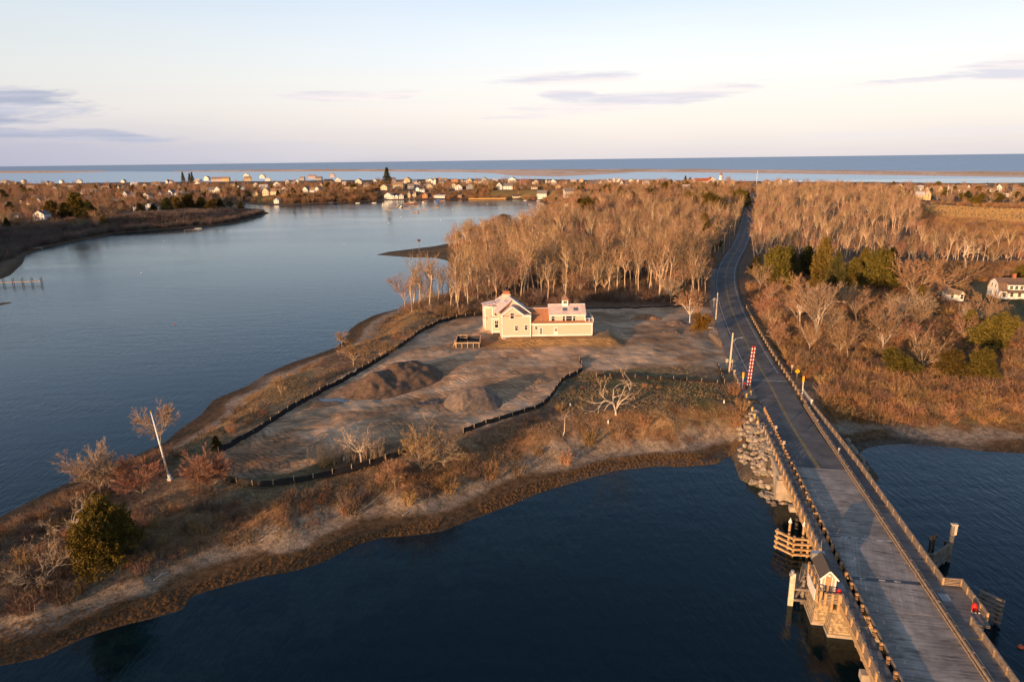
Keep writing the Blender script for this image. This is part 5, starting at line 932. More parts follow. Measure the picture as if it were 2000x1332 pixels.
def evergreen(seed, H, Wd, shape='cedar', n=560, per=14, leaf=.34, m=None):
    r = np.random.RandomState(seed); C = MB(); k = 0
    subs = [(r.uniform(-.26, .26)*Wd, r.uniform(-.26, .26)*Wd, (.2+.6*_i/8)*H, (.36-.018*_i)*Wd*r.uniform(.8, 1.15), r.uniform(.18, .26)*H) for _i in range(9)]
    lobes = [(r.uniform(0, 6.28), r.uniform(.1, .95), r.uniform(.75, 1.25)) for _ in range(9)]
    for i in range(n):
        u = r.uniform(.02, 1)**.8; a = r.uniform(0, 6.283)
        if shape == 'cedar': rad = (1-u**1.6)*.95+.05
        elif shape == 'spruce': rad = (1-u)*.95+.04
        else: rad = math.sqrt(max(0, 1-(2*u-1)**2))*(.8 if u < .3 else 1)
        lob = 1+.20*math.sin(3*a+seed+u*4)+.20*math.sin(5*a+u*11+seed)+.24*math.sin(u*26+a*1.5+seed); rr = rad*Wd/2*lob*math.sqrt(r.uniform(.12, 1))
        z = H*(.06+.94*u) if shape != 'pine' else H*(.35+.65*u)
        c = Vector((rr*math.cos(a), rr*math.sin(a), z+r.normal()*.1)); outd = Vector((math.cos(a), math.sin(a), .35+.5*u)).normalized()
        if shape == 'round':      # several ragged sub-crowns with gaps between them
            sb_ = subs[i % 9]; g_ = Vector(r.normal(size=3)).normalized(); g_.z = g_.z if g_.z > -.3 else -g_.z*.5; k2 = r.uniform(.55, 1.08); c = Vector((sb_[0]+g_.x*sb_[3]*k2, sb_[1]+g_.y*sb_[3]*k2, max(.25, sb_[2]+g_.z*sb_[4]*k2+(.05*H*math.sin(7*a))))); outd = (g_+Vector((0, 0, .1))).normalized()
        for j in range(per):
            p = c+Vector(r.normal(size=3))*leaf*.55; tri(C, p, p+(outd+Vector(r.normal(size=3))*.55).normalized()*leaf*r.uniform(.7, 1.5), leaf*.28, r)
    T = MB(); T.tube([(0, 0, -.3), (0, 0, H*.35), (0, 0, H*.72)], [.022*H, .016*H, .006*H], 6, cap=False)
    if shape == 'pine':
        for i in range(8): a = i*2.4; T.tube([(0, 0, H*(.35+.07*i)), (math.cos(a)*Wd*.3, math.sin(a)*Wd*.3, H*(.45+.06*i))], [.012*H, .005*H], 4, cap=False)
    return T.mesh('trunk', mat('conifer_bark', (.09, .06, .045), .9, rnd=.1), True), C.mesh('crown', m or needle)
E1 = [evergreen(s_, 8, 5.5, 'cedar', 600, 14, .36, (needle, needle_d, needle)[s_]) for s_ in range(3)]; E2 = [evergreen(10+s_, 9, 7.5, 'round', 620, 14, .40, (needle, needle_d)[s_]) for s_ in range(2)]; E3 = evergreen(20, 10, 4.6, 'spruce', 360, 12, .38, needle_d); E4 = evergreen(25, 8, 7, 'pine', 260, 14, .36, needle_d)
rg = np.random.RandomState(11)
def at_px(px, py, hpx, base_h, wpx=None, base_w=None, z0=5.):
    x, y, z = G(px, py, z0); dep = y*math.cos(PITCH)+(CZ-z)*math.sin(PITCH); s = hpx*dep/FPX/base_h/math.cos(math.atan2(CZ-z, y))
    sx = 1. if wpx is None else wpx*dep/FPX/base_w/s; return x, y, z, s, sx
EV = [(1370, 654, 44, 46, 'p', 'orange tinged little cedar on two trunks between the lone tree and the road'), (424, 880, 27, 22, 'c', 'tiny dark round cedar at the left end of the black silt fence'), (984, 447, 27, 30, 'e4', 'dark pine leaning over the cove edge'), (1148, 432, 46, 40, 'r', 'dark round evergreen in front of the modern cove house'), (1350, 413, 36, 34, 'r', 'round evergreen at the left of the roadside evergreen clump'),
      (1392, 426, 48, 52, 'r', 'largest round evergreen in the roadside clump'), (1432, 408, 36, 56, 'r', 'broad evergreen behind the roadside clump'), (1456, 406, 30, 24, 'd', 'dark narrow evergreen touching the far road'), (1374, 470, 50, 34, 'c', 'evergreen standing among bare trees left of the road bend'), (1392, 486, 40, 36, 'c', 'second evergreen among bare trees left of the road bend'), (1212, 383, 18, 16, 'c', 'small evergreen below the broad white village house'),
      (1508, 570, 86, 66, 'r', 'broad olive evergreen at the left of the right hand grove'), (1540, 545, 62, 44, 'd', 'dark evergreen second from left in the right hand grove'), (1604, 562, 92, 50, 'c', 'tallest pointed cedar in the right hand grove'), (1574, 540, 56, 46, 'd', 'shaded evergreen behind the tallest pointed cedar'), (1630, 566, 70, 40, 'd', 'dark evergreen right of the tallest pointed cedar'), (1664, 566, 58, 48, 'c', 'brownish cedar in the middle of the right hand grove'), (1706, 572, 82, 72, 'r', 'large bright olive evergreen at the right of the grove'),
      (1736, 556, 68, 40, 'd', 'dark evergreen at the right rear of the grove'), (1686, 548, 60, 42, 'c', 'evergreen behind the large bright olive one'), (1655, 590, 52, 44, 'c', 'low brownish cedar in front of the right hand grove'), (1585, 590, 46, 40, 'c', 'low cedar in front of the tallest pointed cedar'), (1792, 622, 62, 32, 'c', 'narrow cedar under the wide bare tree left of the small cottage'), (1748, 738, 52, 78, 'r', 'low spreading evergreen at the left of the lower right group'), (1850, 742, 56, 62, 'r', 'evergreen in the middle of the lower right group'),
      (1908, 746, 62, 60, 'r', 'evergreen at the right of the lower right group'), (1945, 690, 78, 88, 'r', 'largest evergreen near the right edge below the gambrel roofed house'), (1893, 655, 46, 44, 'c', 'evergreen below the small white cottage'), (1992, 552, 34, 40, 'r', 'evergreen behind the gambrel roofed house'), (1475, 542, 40, 30, 'd', 'dark evergreen at the right road edge by the bend'),
      (152, 426, 46, 50, 'c', 'tall rusty cedar on the lawn edge of the left bank'), (104, 424, 32, 32, 'r', 'rounded golden evergreen beside the cream house on the left bank'), (130, 428, 30, 30, 'd', 'dark evergreen left of the tall rusty cedar'), (178, 428, 30, 28, 'd', 'dark evergreen right of the tall rusty cedar'), (275, 418, 20, 20, 'd', 'left one of two dark cedars framing the white cottage'), (301, 419, 19, 20, 'd', 'right one of two dark cedars framing the white cottage'),
      (328, 415, 27, 26, 'd', 'dark evergreen starting the row on the left point'), (347, 414, 28, 26, 'r', 'second evergreen in the row on the left point'), (366, 413, 32, 30, 'r', 'golden topped evergreen in the row on the left point'), (394, 413, 26, 24, 'd', 'fourth evergreen in the row on the left point'), (414, 414, 24, 24, 'r', 'fifth evergreen in the row on the left point'), (432, 413, 22, 20, 'd', 'last evergreen of the dense row on the left point'), (450, 410, 15, 13, 'e4', 'small pine standing apart on the left point'), (471, 409, 14, 14, 'd', 'outermost small evergreen on the left point'),
      (359, 360, 22, 9, 's', 'left one of three pointed spruces on the left skyline'), (372, 360, 20, 9, 's', 'middle one of three pointed spruces on the left skyline'), (377, 361, 23, 8, 's', 'right one of three pointed spruces on the left skyline'), (757, 364, 34, 19, 's', 'tall spruce standing above the village skyline'), (22, 418, 22, 24, 'd', 'dark evergreen near the left edge above the low grey house'), (8, 394, 22, 24, 'd', 'dark evergreen at the left frame edge'), (62, 384, 14, 20, 'd', 'dark evergreen in front of the small grey flat roofed house'),
      (170, 406, 14, 20, 'r', 'golden evergreen left of the small flat white roof'), (183, 403, 12, 18, 'r', 'golden evergreen right of the small flat white roof'), (354, 384, 14, 12, 'd', 'dark evergreen beside the white house with the lit end gable'), (434, 382, 12, 10, 'd', 'dark evergreen right of the long pale house'), (573, 384, 16, 14, 'd', 'dark round evergreen left of the twin gabled house'), (640, 372, 16, 14, 'r', 'evergreen between the twin gabled and the modern houses'), (692, 384, 14, 18, 'r', 'evergreen in front of the modern flat roofed house'),
      (1338, 362, 17, 10, 's', 'pointed dark evergreen on the skyline left of the red roof'), (1347, 361, 13, 10, 'd', 'dark evergreen beside the skyline spruce left of the red roof'), (1135, 402, 14, 26, 'r', 'olive evergreen below the house with balconies'), (1158, 402, 16, 26, 'r', 'olive evergreen right below the house with balconies'), (1145, 366, 12, 14, 'd', 'dark round evergreen left of the tall right hand gable'), (967, 366, 9, 16, 'd', 'dark evergreen left of the white rambling house'),
      (1760, 382, 14, 24, 'r', 'evergreen left of the brightly lit marsh cottage'), (1843, 386, 14, 16, 'r', 'evergreen beside the two pale poles'), (1912, 378, 14, 24, 'r', 'evergreen left of the long dark roofed cottage'), (1910, 402, 24, 30, 'r', 'larger evergreen at the far edge of the golden marsh'), (1950, 396, 18, 30, 'r', 'evergreen right of the one at the golden marsh edge'), (1985, 392, 16, 24, 'd', 'dark evergreen near the right edge above the marsh'), (1888, 392, 18, 16, 'd', 'dark evergreen behind the golden marsh')]
for px, py, hp, wp, ty, lab in EV:
    pr, bh_, bw = {'c': (E1[(px*7) % 2*2], 8, 5.8), 'd': (E1[1], 8, 5.8), 'r': (E2[0], 9, 7.6), 's': (E3, 10, 4.6), 'e4': (E4, 8, 7), 'p': (evergreen(77, 8, 7.5, 'round', 380, 14, .34, needle_o) if ty == 'p' else None, 8, 7.5)}[ty]
    x, y, z, s, sx = at_px(px, py, hp, bh_, wp, bw); place_tree(pr, x, y, z, s, lab, 'evergreen', 'evergreens', 'evergreen_tree', rg.uniform(0, 6.28), sx)
big = evergreen(91, 8.2, 8.2, 'round', 1900, 15, .26, mat('needles_olive', (.14, .10, .02), .9, .35, .7, spec=.1))
x, y, z, s, sx = at_px(216, 1118, 128, 8.2, 132, 8.6, 4.); place_tree(big, x, y, z, s, 'big dense olive cedar standing alone on the near point', 'evergreen', 'evergreens', 'evergreen_tree', 1., sx)
NT_ = [(197, 968, 98, dict(H=8, trunk=.22, spread=.95, nl=7, r0=.26, thin=1.5), bark, twig_p, 'round crowned bare tree on the near point, its trunk lit', None), (314, 868, 84, dict(H=8, trunk=.3, spread=.8, nl=6, r0=.2, thin=1.4), bark, twig_p, 'bare tree right behind the white flagpole', None), (417, 958, 82, dict(H=6, trunk=.15, spread=.95, nl=8, r0=.2, thin=1.5, dens=1.5), bark, twig_r, 'small round reddish tree right of the flagpole', None),
        (160, 1050, 100, dict(H=7, trunk=.3, spread=.7, nl=4, r0=.2, gn=3, thin=.8), bark_p, twig_p, 'pale crooked half dead tree beside the big cedar', None), (95, 1135, 92, dict(H=6, trunk=.12, spread=.7, nl=6, r0=.14, gn=2.5), bark_p, twig_p, 'pale many stemmed bush left of the big cedar', None), (278, 965, 72, dict(H=5, trunk=.1, spread=.95, nl=8, r0=.12, dens=1.5), bark, twig_r, 'low reddish tree between the round crowned tree and the flagpole', None), (240, 940, 52, dict(H=5, trunk=.1, spread=.95, nl=8, r0=.1, dens=1.5), bark, twig_r, 'low reddish shrub right of the round crowned tree', None),
        (706, 903, 78, dict(H=7, trunk=.34, spread=.95, nl=5, r0=.36, gn=2.4, thin=.9), bark_p, twig_p, 'pale stout tree with crooked limbs inside the silt fence', None), (826, 920, 100, dict(H=8, trunk=.08, spread=.55, nl=8, r0=.16, gn=1.6), bark, twig, 'tall many stemmed bare tree at the fence gap', None), (868, 912, 80, dict(H=6, trunk=.1, spread=.6, nl=6, r0=.2, gn=2), bark_p, twig_p, 'pale crooked many stemmed tree right of the fence gap', None), (772, 955, 62, dict(H=5, trunk=.25, spread=.7, nl=5, r0=.14, gn=2), bark, twig, 'small twisted bare tree below the silt fence', None),
        (1203, 810, 92, dict(H=8, trunk=.12, spread=.75, nl=4, r0=.40, gn=3, thin=.62, dens=.5), bark_p, twig_p, 'big pale dead tree forked low at the ground in the field', None), (1099, 850, 56, dict(H=5, trunk=.6, spread=.5, nl=2, r0=.26, gn=3, thin=.5, dens=.5), bark_p, twig_p, 'thin leaning dead tree by the silt fence', None), (1347, 632, 72, dict(H=9, trunk=.3, spread=.6, nl=6, r0=.36, thin=1.3), bark_p, twig, 'lone sunlit bare tree at the lot corner near the road', None),
        (690, 714, 48, dict(H=6, trunk=.25, spread=.7, nl=5, r0=.2, gn=2), bark, twig, 'scraggly tree on the river bank outside the silt fence, nearest the point', None), (744, 702, 44, dict(H=6, trunk=.25, spread=.7, nl=5, r0=.2, gn=2), bark, twig, 'scraggly tree on the river bank above the large soil heap', None), (776, 684, 46, dict(H=6, trunk=.25, spread=.7, nl=5, r0=.2, gn=2), bark, twig, 'scraggly tree on the river bank farthest up by the woods', None), (668, 678, 34, dict(H=6, trunk=.3, spread=.7, nl=5, r0=.2, gn=2), bark, twig, 'stunted tree right at the river bank edge', None), (550, 770, 42, dict(H=5, trunk=.15, spread=.8, nl=6, r0=.15, gn=2), bark, twig, 'low spreading bare tree on the outer bank of the point', None),
        (1640, 702, 78, dict(H=10, trunk=.3, spread=.8, nl=6, r0=.2), bark, twig, 'rounded bare tree right of the road in the low ground', None), (1722, 690, 86, dict(H=10, trunk=.25, spread=.8, nl=6, r0=.2), bark_p, twig, 'spreading bare tree in the right hand scrub', None), (1800, 724, 84, dict(H=10, trunk=.2, spread=.85, nl=6, r0=.2), bark_p, twig, 'spreading bare tree above the lower right evergreens', None), (1562, 655, 120, dict(H=14, trunk=.42, spread=.5, nl=6, r0=.2), bark_p, twig, 'tall pale trunked bare tree nearest the right road edge', None), (1592, 672, 128, dict(H=14, trunk=.3, spread=.45, nl=7, r0=.2), bark_p, twig_p, 'tall many limbed bare tree second from the right road edge', None),
        (1784, 585, 92, dict(H=12, trunk=.15, spread=.95, nl=8, r0=.24), bark, twig, 'very wide bare tree right of the evergreen grove', None), (1845, 578, 84, dict(H=12, trunk=.2, spread=.8, nl=8, r0=.2), bark, twig, 'round bare tree just left behind the small cottage', None), (1885, 532, 66, dict(H=10, trunk=.5, spread=.8, nl=4, r0=.5, gn=3, thin=.6), bark_p, twig_p, 'pale dead snag left above the gambrel roofed house', None), (1925, 628, 60, dict(H=6, trunk=.1, spread=.95, nl=9, r0=.2, dens=1.5), bark, twig, 'round twiggy tree in front of the gambrel roofed house', None),
        (1520, 680, 60, dict(H=8, trunk=.1, spread=.5, nl=8, r0=.1, dens=1.4), bark, twig_r, 'reddish many stemmed saplings at the right guardrail', None), (1495, 630, 60, dict(H=8, trunk=.1, spread=.5, nl=8, r0=.1, dens=1.4), bark, twig_r, 'reddish many stemmed saplings farther up the right road edge', None)]
for i, (px, py, hp, kw, tm, cm, lab, _) in enumerate(NT_):
    kw.setdefault('tw', .035); kw['dens'] = kw.get('dens', 1.)*(1.0 if kw.get('gn', 1) > 2.2 else 2.2); pr = proto(300+i, tm=tm, cm=cm, **kw); hb = max(v.co.z for v in pr[1].vertices); x, y, z, s, sx = at_px(px, py, hp, hb); place_tree(pr, x, y, z, s, lab, 'tree', rz=rg.uniform(0, 6.28))
def brush(seed, m, R_=1.3, H=1.5, n=46, k=7, up_=.5, wd=.016):
    r = np.random.RandomState(seed); C = MB()
    for i in range(n):
        a = r.uniform(0, 6.283); b0 = Vector((math.cos(a), math.sin(a), 0))*R_*r.uniform(0, .55); d = Vector((math.cos(a)*r.uniform(0, .9), math.sin(a)*r.uniform(0, .9), up_+r.uniform(.3, .8))).normalized(); L = H*r.uniform(.6, 1.15); e = b0+d*L; tri(C, b0, e, wd*1.6, r)
        for j in range(k): f = r.uniform(.3, 1); p = b0.lerp(e, f); tri(C, p, p+rdir(r, d, r.uniform(.3, 1.1))*L*r.uniform(.25, .5), wd, r)
    return C.mesh('brush', m)
# ------------------------------------------------ woods: nearest trees one by one, the rest as one mass
def sample(poly, spacing, seed, z0=6., smin=4., jitter=.45, wp=None, avoid=True):
    r = np.random.RandomState(seed); w_ = wp or [tuple(p[:2]) for p in GV(poly, z0)]; a = np.array(w_); lo, hi = a.min(0), a.max(0)
    X, Y = np.meshgrid(np.arange(lo[0], hi[0], spacing), np.arange(lo[1], hi[1], spacing)); X = X.ravel()+r.uniform(-jitter, jitter, X.size)*spacing; Y = Y.ravel()+r.uniform(-jitter, jitter, Y.size)*spacing
    k = inside(X, Y, w_); X = X[k]; Y = Y[k]; s_ = sdf(X, Y, main); k = s_ > smin; X = X[k]; Y = Y[k]
    d, _ = road_near(X, Y); k = d > np.where(Y > 400, 5.2, 7.5); X = X[k]; Y = Y[k]
    if avoid:
        for hx_, hy_, rr in HC: k = (X-hx_)**2+((Y-hy_+rr*.7)/1.35)**2 > rr*rr; X = X[k]; Y = Y[k]
    return np.stack([X, Y, hgt(X, Y)-.1], -1) if len(X) else np.zeros((0, 3))
HC = []
for o in list(COL.objects):
    if o.get('category') in ('house', 'shed', 'lighthouse') and o.name != 'new_house': HC.append((o.location.x, o.location.y, 4+min(9.5, o.location.y*.009)+(10 if o.name in ('lighthouse', 'boat_shed') or 'red roof' in o['label'] else 0)))
HC.append((fp.location.x, fp.location.y, 3))
left_wood = [(772, 612), (860, 618), (950, 613), (1005, 602), (1060, 594), (1340, 592), (1388, 592), (1393, 545), (1404, 510), (1425, 485), (1440, 460), (1448, 430), (1445, 405), (1330, 412), (1200, 400), (1110, 425), (1040, 440), (900, 462), (865, 478), (895, 500), (905, 545), (885, 575)]
right_wood = [(1452, 508), (1470, 480), (1466, 440), (1474, 405), (1484, 376), (1640, 374), (1785, 394), (1795, 430), (1805, 478), (1850, 494), (2120, 497), (2120, 520), (1900, 516), (1740, 520), (1600, 500), (1500, 512)]
lw_ = sample(left_wood, 5.0, 1, smin=5); lw_ = lw_[(fbm(lw_[:, 0], lw_[:, 1], 22, 3) > .40)]; rw_ = sample(right_wood, 6.2, 2, smin=8); _a, _b = proj(rw_[:, 0], rw_[:, 1], rw_[:, 2]); rw_ = rw_[~((_a > 1480) & (_b > 446+(_a-1480)*.05) & (_b < 464+(_a-1480)*.05)) & (fbm(rw_[:, 0], rw_[:, 1], 30, 3) > .36)]
rn_ = sample([(1470, 600), (1480, 560), (1560, 600), (1720, 600), (1840, 600), (1960, 640), (1850, 700), (1700, 715), (1590, 712), (1520, 660)], 11.5, 21, smin=8)
PN = [proto(60+s_, H=9+s_, trunk=.15+.08*s_, spread=.62, nl=7, r0=.22, tw=.032, dens=1.3, cm=(twig, twig_p, twig_r, twig)[s_]) for s_ in range(4)]
for x, y, z in rn_: place_tree(PN[rg.randint(4)], x, y, z, rg.uniform(.6, 1.0), 'spreading bare tree in the low scrub right of the road', 'tree', 'bare trees in the scrub right of the road', rz=rg.uniform(0, 6.28))
allw = np.concatenate([lw_, rw_]); order = np.argsort(allw[:, 1]); px_, py_ = proj(allw[:, 0], allw[:, 1], allw[:, 2]); vis = (px_ > -40) & (px_ < 2060); order = [i for i in order if vis[i]]
first = order[:262-len(rn_)]; rest = order[262-len(rn_):]
for i in first:
    x, y, z = allw[i]; left_ = px_[i] < 1430; place_tree(PT[rg.randint(8)] if rg.rand() < .8 else PN[rg.randint(4)], x, y, z, rg.uniform(.68, 1.28), 'tall bare pale trunked tree in the woods behind the new house' if left_ else 'bare tree in the woods right of the road', 'tree', 'bare trees of the woods behind the new house' if left_ else 'bare trees of the woods right of the road', rz=rg.uniform(0, 6.28))
JT = [joined(p, 'bare_tree_kind') for p in PT[:5]]; JB = [joined(p, 'broad_tree_kind') for p in PB]
rr_ = allw[rest]; scatter('far_woods', rr_, rg.uniform(.5, 1.02, len(rr_)), JT+JB[:2], 'farther bare woods on both sides of the road up to the village', rg)
VB = [brush(70+i, (brush_a, brush_o)[i], 1.3, 1.3, 30, 6, .5, .03) for i in range(2)]
village = [(-80, 364), (60, 366), (300, 366), (600, 364), (800, 363), (1000, 364), (1200, 364), (1460, 366), (1484, 372), (1466, 400), (1445, 404), (1330, 412), (1200, 400), (1110, 425), (1064, 415), (1075, 396), (1000, 388), (850, 390), (700, 393), (560, 399), (480, 393), (400, 400), (300, 400), (200, 440), (120, 440), (60, 442), (-120, 470)]
vp = sample(village, 14.5, 3, 10., smin=12); vp = vp[~inside(vp[:, 0], vp[:, 1], lawns[0]) & ~inside(vp[:, 0], vp[:, 1], lawns[1]) & ~inside(vp[:, 0], vp[:, 1], lawns[2])]
_a, _b = proj(vp[:, 0], vp[:, 1], vp[:, 2]); vp = vp[~((_a > 745) & (_a < 872) & (_b > 383))]; vr = sample([(1500, 366), (2100, 368), (2100, 404), (1900, 398), (1830, 400), (1700, 378)], 17, 4, 6., smin=14)
vp = np.concatenate([vp, vr]); JE = [joined(E1[1], 'ev_kind'), joined(E2[0], 'ev_kind')]
vs_ = sample(village, 8., 44, 10., smin=10); vs_ = vs_[~inside(vs_[:, 0], vs_[:, 1], lawns[1])]; scatter('village_shrubs', vs_, rg.uniform(1.6, 3.4, len(vs_)), VB, 'brown hedges and shrubs between the village houses', rg)
ix = rg.randint(0, 12, len(vp)); ix = np.where(ix < 9, ix % 3, np.where(ix < 11, 3+ix % 2, 0)); scatter('village_trees', vp, rg.uniform(.6, 1.05, len(vp))*np.where(rg.rand(len(vp)) < .08, 1.45, 1), JB+JE, 'bare and evergreen trees filling the village between the houses', rg, ix)
FENCES = [[(428, 884), (540, 818), (640, 760), (745, 702), (850, 634), (951, 615)], [(440, 938), (505, 951), (600, 938), (700, 916), (780, 890), (822, 876)], [(905, 845), (1010, 810), (1068, 786), (1106, 738), (1132, 728), (1129, 702)], [(1165, 736), (1290, 741), (1411, 751)]]
# ------------------------------------------------ brush
BA = [brush(i, brush_a) for i in range(3)]; BOr = [brush(10+i, brush_o, wd=.02) for i in range(3)]; BG = [brush(20+i, brush_g) for i in range(3)]; SAP = [brush(30+i, twig_p, .9, 3.2, 16, 3, 2.5, .022) for i in range(2)]
GR = [brush(40+i, grass_m, .45, .55, 40, 0, 1.4, .012) for i in range(3)]; RE = [brush(50+i, reed_m, .45, .6, 50, 0, 1.8, .012) for i in range(2)]
def out_dirt(p, mrg=1.0): return p[sdf(p[:, 0], p[:, 1], dirt) < -mrg]
point = [(-60, 1330), (-60, 1010), (83, 960), (270, 880), (400, 790), (520, 720), (660, 672), (700, 626), (785, 604), (960, 612), (1440, 760), (1462, 830), (1440, 895), (1200, 925), (940, 1015), (640, 1100), (360, 1200), (0, 1310)]
pb = out_dirt(sample(point, 1.15, 5, smin=7.5)); n_ = fbm(pb[:, 0], pb[:, 1], 11, 3); sp_ = sdf(pb[:, 0], pb[:, 1], main); qx, qy = proj(pb[:, 0], pb[:, 1], pb[:, 2])
shr = (n_ > .54) | ((sp_ < 19) & (qy > 880) & (n_ > .36)) | ((qx < 560) & (qy > 1000) & (n_ > .38)); shr &= ~((qx > 1050) & (qy < 870) & (n_ < .66)); shr &= ~((qx > 330) & (qx < 1000) & (qy < 880) & (n_ < .6)); shr &= rg.rand(len(pb)) < np.where((qx < 300) | ((qx > 600) & (qy > 930)), .5, .22)
fd_ = np.minimum.reduce([segd(pb[:, 0], pb[:, 1], [tuple(p[:2]) for p in GV(q_)]) for q_ in FENCES]); shr &= fd_ > 3.0; sb = pb[shr]; scatter('undergrowth', sb, rg.uniform(.55, 1.15, len(sb))*np.where(proj(sb[:, 0], sb[:, 1], sb[:, 2])[1] < 800, .6, 1), BA+BG[:1]+BOr[:1], 'reddish brown thicket and scrub covering the near point', rg)
gp_ = out_dirt(sample(point, .5, 6, smin=7.0), .3); k = fbm(gp_[:, 0], gp_[:, 1], 6, 3) > .44; gp_ = gp_[k]; scatter('dry_grass', gp_, rg.uniform(.3, .75, len(gp_)), GR, 'dry tufted grass over the near point', rg)
mp = sample([(-60, 1340), (-60, 1240), (356, 1150), (560, 1080), (860, 1010), (1060, 940), (1200, 890), (1440, 870), (1450, 900), (1200, 935), (940, 1030), (640, 1115), (360, 1210)], .42, 7, 0., smin=.1); ss = sdf(mp[:, 0], mp[:, 1], main); k = (ss < 5.5*fbm(mp[:, 0], mp[:, 1], 16, 3)*2) & (fbm(mp[:, 0], mp[:, 1], 9, 3) > .40); mp = mp[k]; scatter('marsh_grass', mp, rg.uniform(.3, .75, len(mp)), RE, 'rusty fringe of marsh grass along the waterline of the near point', rg)
right_scrub = [(1462, 560), (1500, 560), (1560, 520), (1800, 520), (2120, 510), (2120, 830), (1900, 838), (1700, 828), (1640, 826), (1600, 780), (1545, 715), (1500, 640), (1470, 600)]
rs_ = sample(right_scrub, 1.9, 8, smin=7); k = ~inside(rs_[:, 0], rs_[:, 1], lawns[3]) & (fbm(rs_[:, 0], rs_[:, 1], 13, 3) > .34); rs_ = rs_[k]; scatter('scrub', rs_, rg.uniform(.9, 1.9, len(rs_)), BOr+BA[:2], 'orange brown scrub over the low ground right of the road', rg)
wd_ = sample(left_wood, 2.6, 9, smin=4); wd_ = wd_[wd_[:, 1] < 330]; scatter('understory', wd_, rg.uniform(1.0, 2.2, len(wd_)), BA+BG[:2], 'brown understory brush below the trees behind the new house', rg)
bk = sample([(-100, 470), (60, 445), (200, 436), (300, 420), (440, 413), (520, 414), (503, 424), (440, 438), (300, 449), (160, 469), (90, 482), (50, 498), (-100, 545)], 3.2, 10, 8., smin=5); scatter('bank_scrub', bk, rg.uniform(1.5, 3.2, len(bk)), BG, 'grey brown thicket covering the bluff of the left bank', rg)
fs = sample([(560, 399), (740, 392), (740, 380), (600, 382), (550, 388)], 5, 12, 5., smin=10); fs2 = sample([(870, 388), (960, 376), (1075, 392), (1110, 400), (1110, 425), (1064, 415), (1075, 396), (1000, 389), (870, 390)], 5, 13, 6., smin=8); fs2 = fs2[~inside(fs2[:, 0], fs2[:, 1], lawns[1])]
fs = np.concatenate([fs, fs2]); scatter('shore_scrub', fs, rg.uniform(2.2, 4.2, len(fs)), BOr[:2]+BA[:1], 'brown scrub along the far village shore', rg)
sp2 = sample([(600, 905), (620, 885), (700, 868), (760, 872), (740, 900), (660, 912)], 1.1, 14, 5., smin=2); scatter('saplings', sp2, rg.uniform(.5, .95, len(sp2)), SAP, 'row of thin bare saplings left of the pale stout tree', rg)
fr_ = sample([(1790, 398), (1860, 398), (2120, 402), (2120, 500), (1850, 494), (1800, 470)], 4.2, 43, 3., smin=3); fr_ = fr_[sdf(fr_[:, 0], fr_[:, 1], marsh) < -2]; scatter('meadow_scrub', fr_, rg.uniform(.9, 2.4, len(fr_)), BOr+BA[:1], 'tan scrub and dry meadow around the golden marsh', rg)
mr_ = sample([(1805, 402), (1850, 402), (1900, 405), (2100, 414), (2100, 440), (1950, 434), (1850, 427), (1800, 412)], 2.6, 41, 2., smin=2, avoid=False); MR = [brush(90+i, mat('golden_reed', (.52, .34, .15), .95, .3, .3, spec=.05, rnd=.1), .9, .8, 40, 0, 1.4, .03) for i in range(2)]; scatter('golden_marsh', mr_, rg.uniform(.8, 1.6, len(mr_)), MR, 'golden reeds of the far marsh at the right', rg)
# individual bushes that stand out
BU = [(1560, 700, 'c'), (455, 1065, 'a'), (488, 1060, 'a'), (345, 1090, 'a'), (1450, 800, 'o'), (1440, 835, 'o'), (1433, 770, 'o'), (1210, 845, 'a'), (1150, 868, 'o'), (800, 985, 'o'), (880, 960, 'o'), (960, 935, 'o'), (1010, 925, 'a'), (690, 1005, 'a'), (905, 890, 'a'), (1105, 905, 'o'), (60, 1190, 'a'), (120, 1180, 'a'), (400, 1030, 'a'), (1262, 830, 'o')]
for i, (px, py, c) in enumerate(BU):
    x, y, z = G(px, py); o = link('bush', {'a': BA, 'o': BOr, 'c': BOr}[c][i % 3]); o.location = (x, y, z); s_ = rg.uniform(1.2, 1.7); o.scale = (s_,)*3; tag(o, 'bushy bare shrub in the brown scrub of the near point', 'shrub', 'bushes on the near point')
lb_ = sample([(-520, 440), (-20, 455), (-60, 520), (-250, 560), (-520, 560)], 8, 31, 9., smin=6); scatter('bank_shade_woods', lb_, rg.uniform(.8, 1.2, len(lb_)), JT[:3]+JE, 'unseen woods added beyond the frame to shade the left bank', rg)  # unseen trees, added to throw shade on the left bank
# a tree belt and its shore on the far side of the channel behind the viewer: it throws the evening shade over the near point
ud = np.array((math.sin(SUN_AZ), math.cos(SUN_AZ))); vd = np.array((ud[1], -ud[0]))
U_, V_ = np.meshgrid(np.linspace(-300, -60, 40), np.linspace(-420, -14, 60), indexing='ij'); Xw = U_*ud[0]+V_*vd[0]; Yw = U_*ud[1]+V_*vd[1]
edge = np.minimum(np.minimum((-60-U_), (U_+300)), np.minimum((-14-V_), (V_+420))); Zw = -1+np.clip(edge*.35, 0, 8)+(fbm(Xw, Yw, 30, 3)-.5)*2*(edge > 12)
o = link('south_bank', grid_mesh('south_bank', Xw, Yw, Zw, mg, (('cov', np.tile((.12, .085, .055), (Xw.size, 1))), ('soil', np.zeros((Xw.size, 3)))))); tag(o, kind='structure')
n_ = 620; uu_ = rg.uniform(-290, -80, n_); vv_ = rg.uniform(-400, -38, n_); k = (vv_ < -75) | (rg.rand(n_) < .35); uu_, vv_ = uu_[k], vv_[k]; xs = uu_*ud[0]+vv_*vd[0]; ys = uu_*ud[1]+vv_*vd[1]
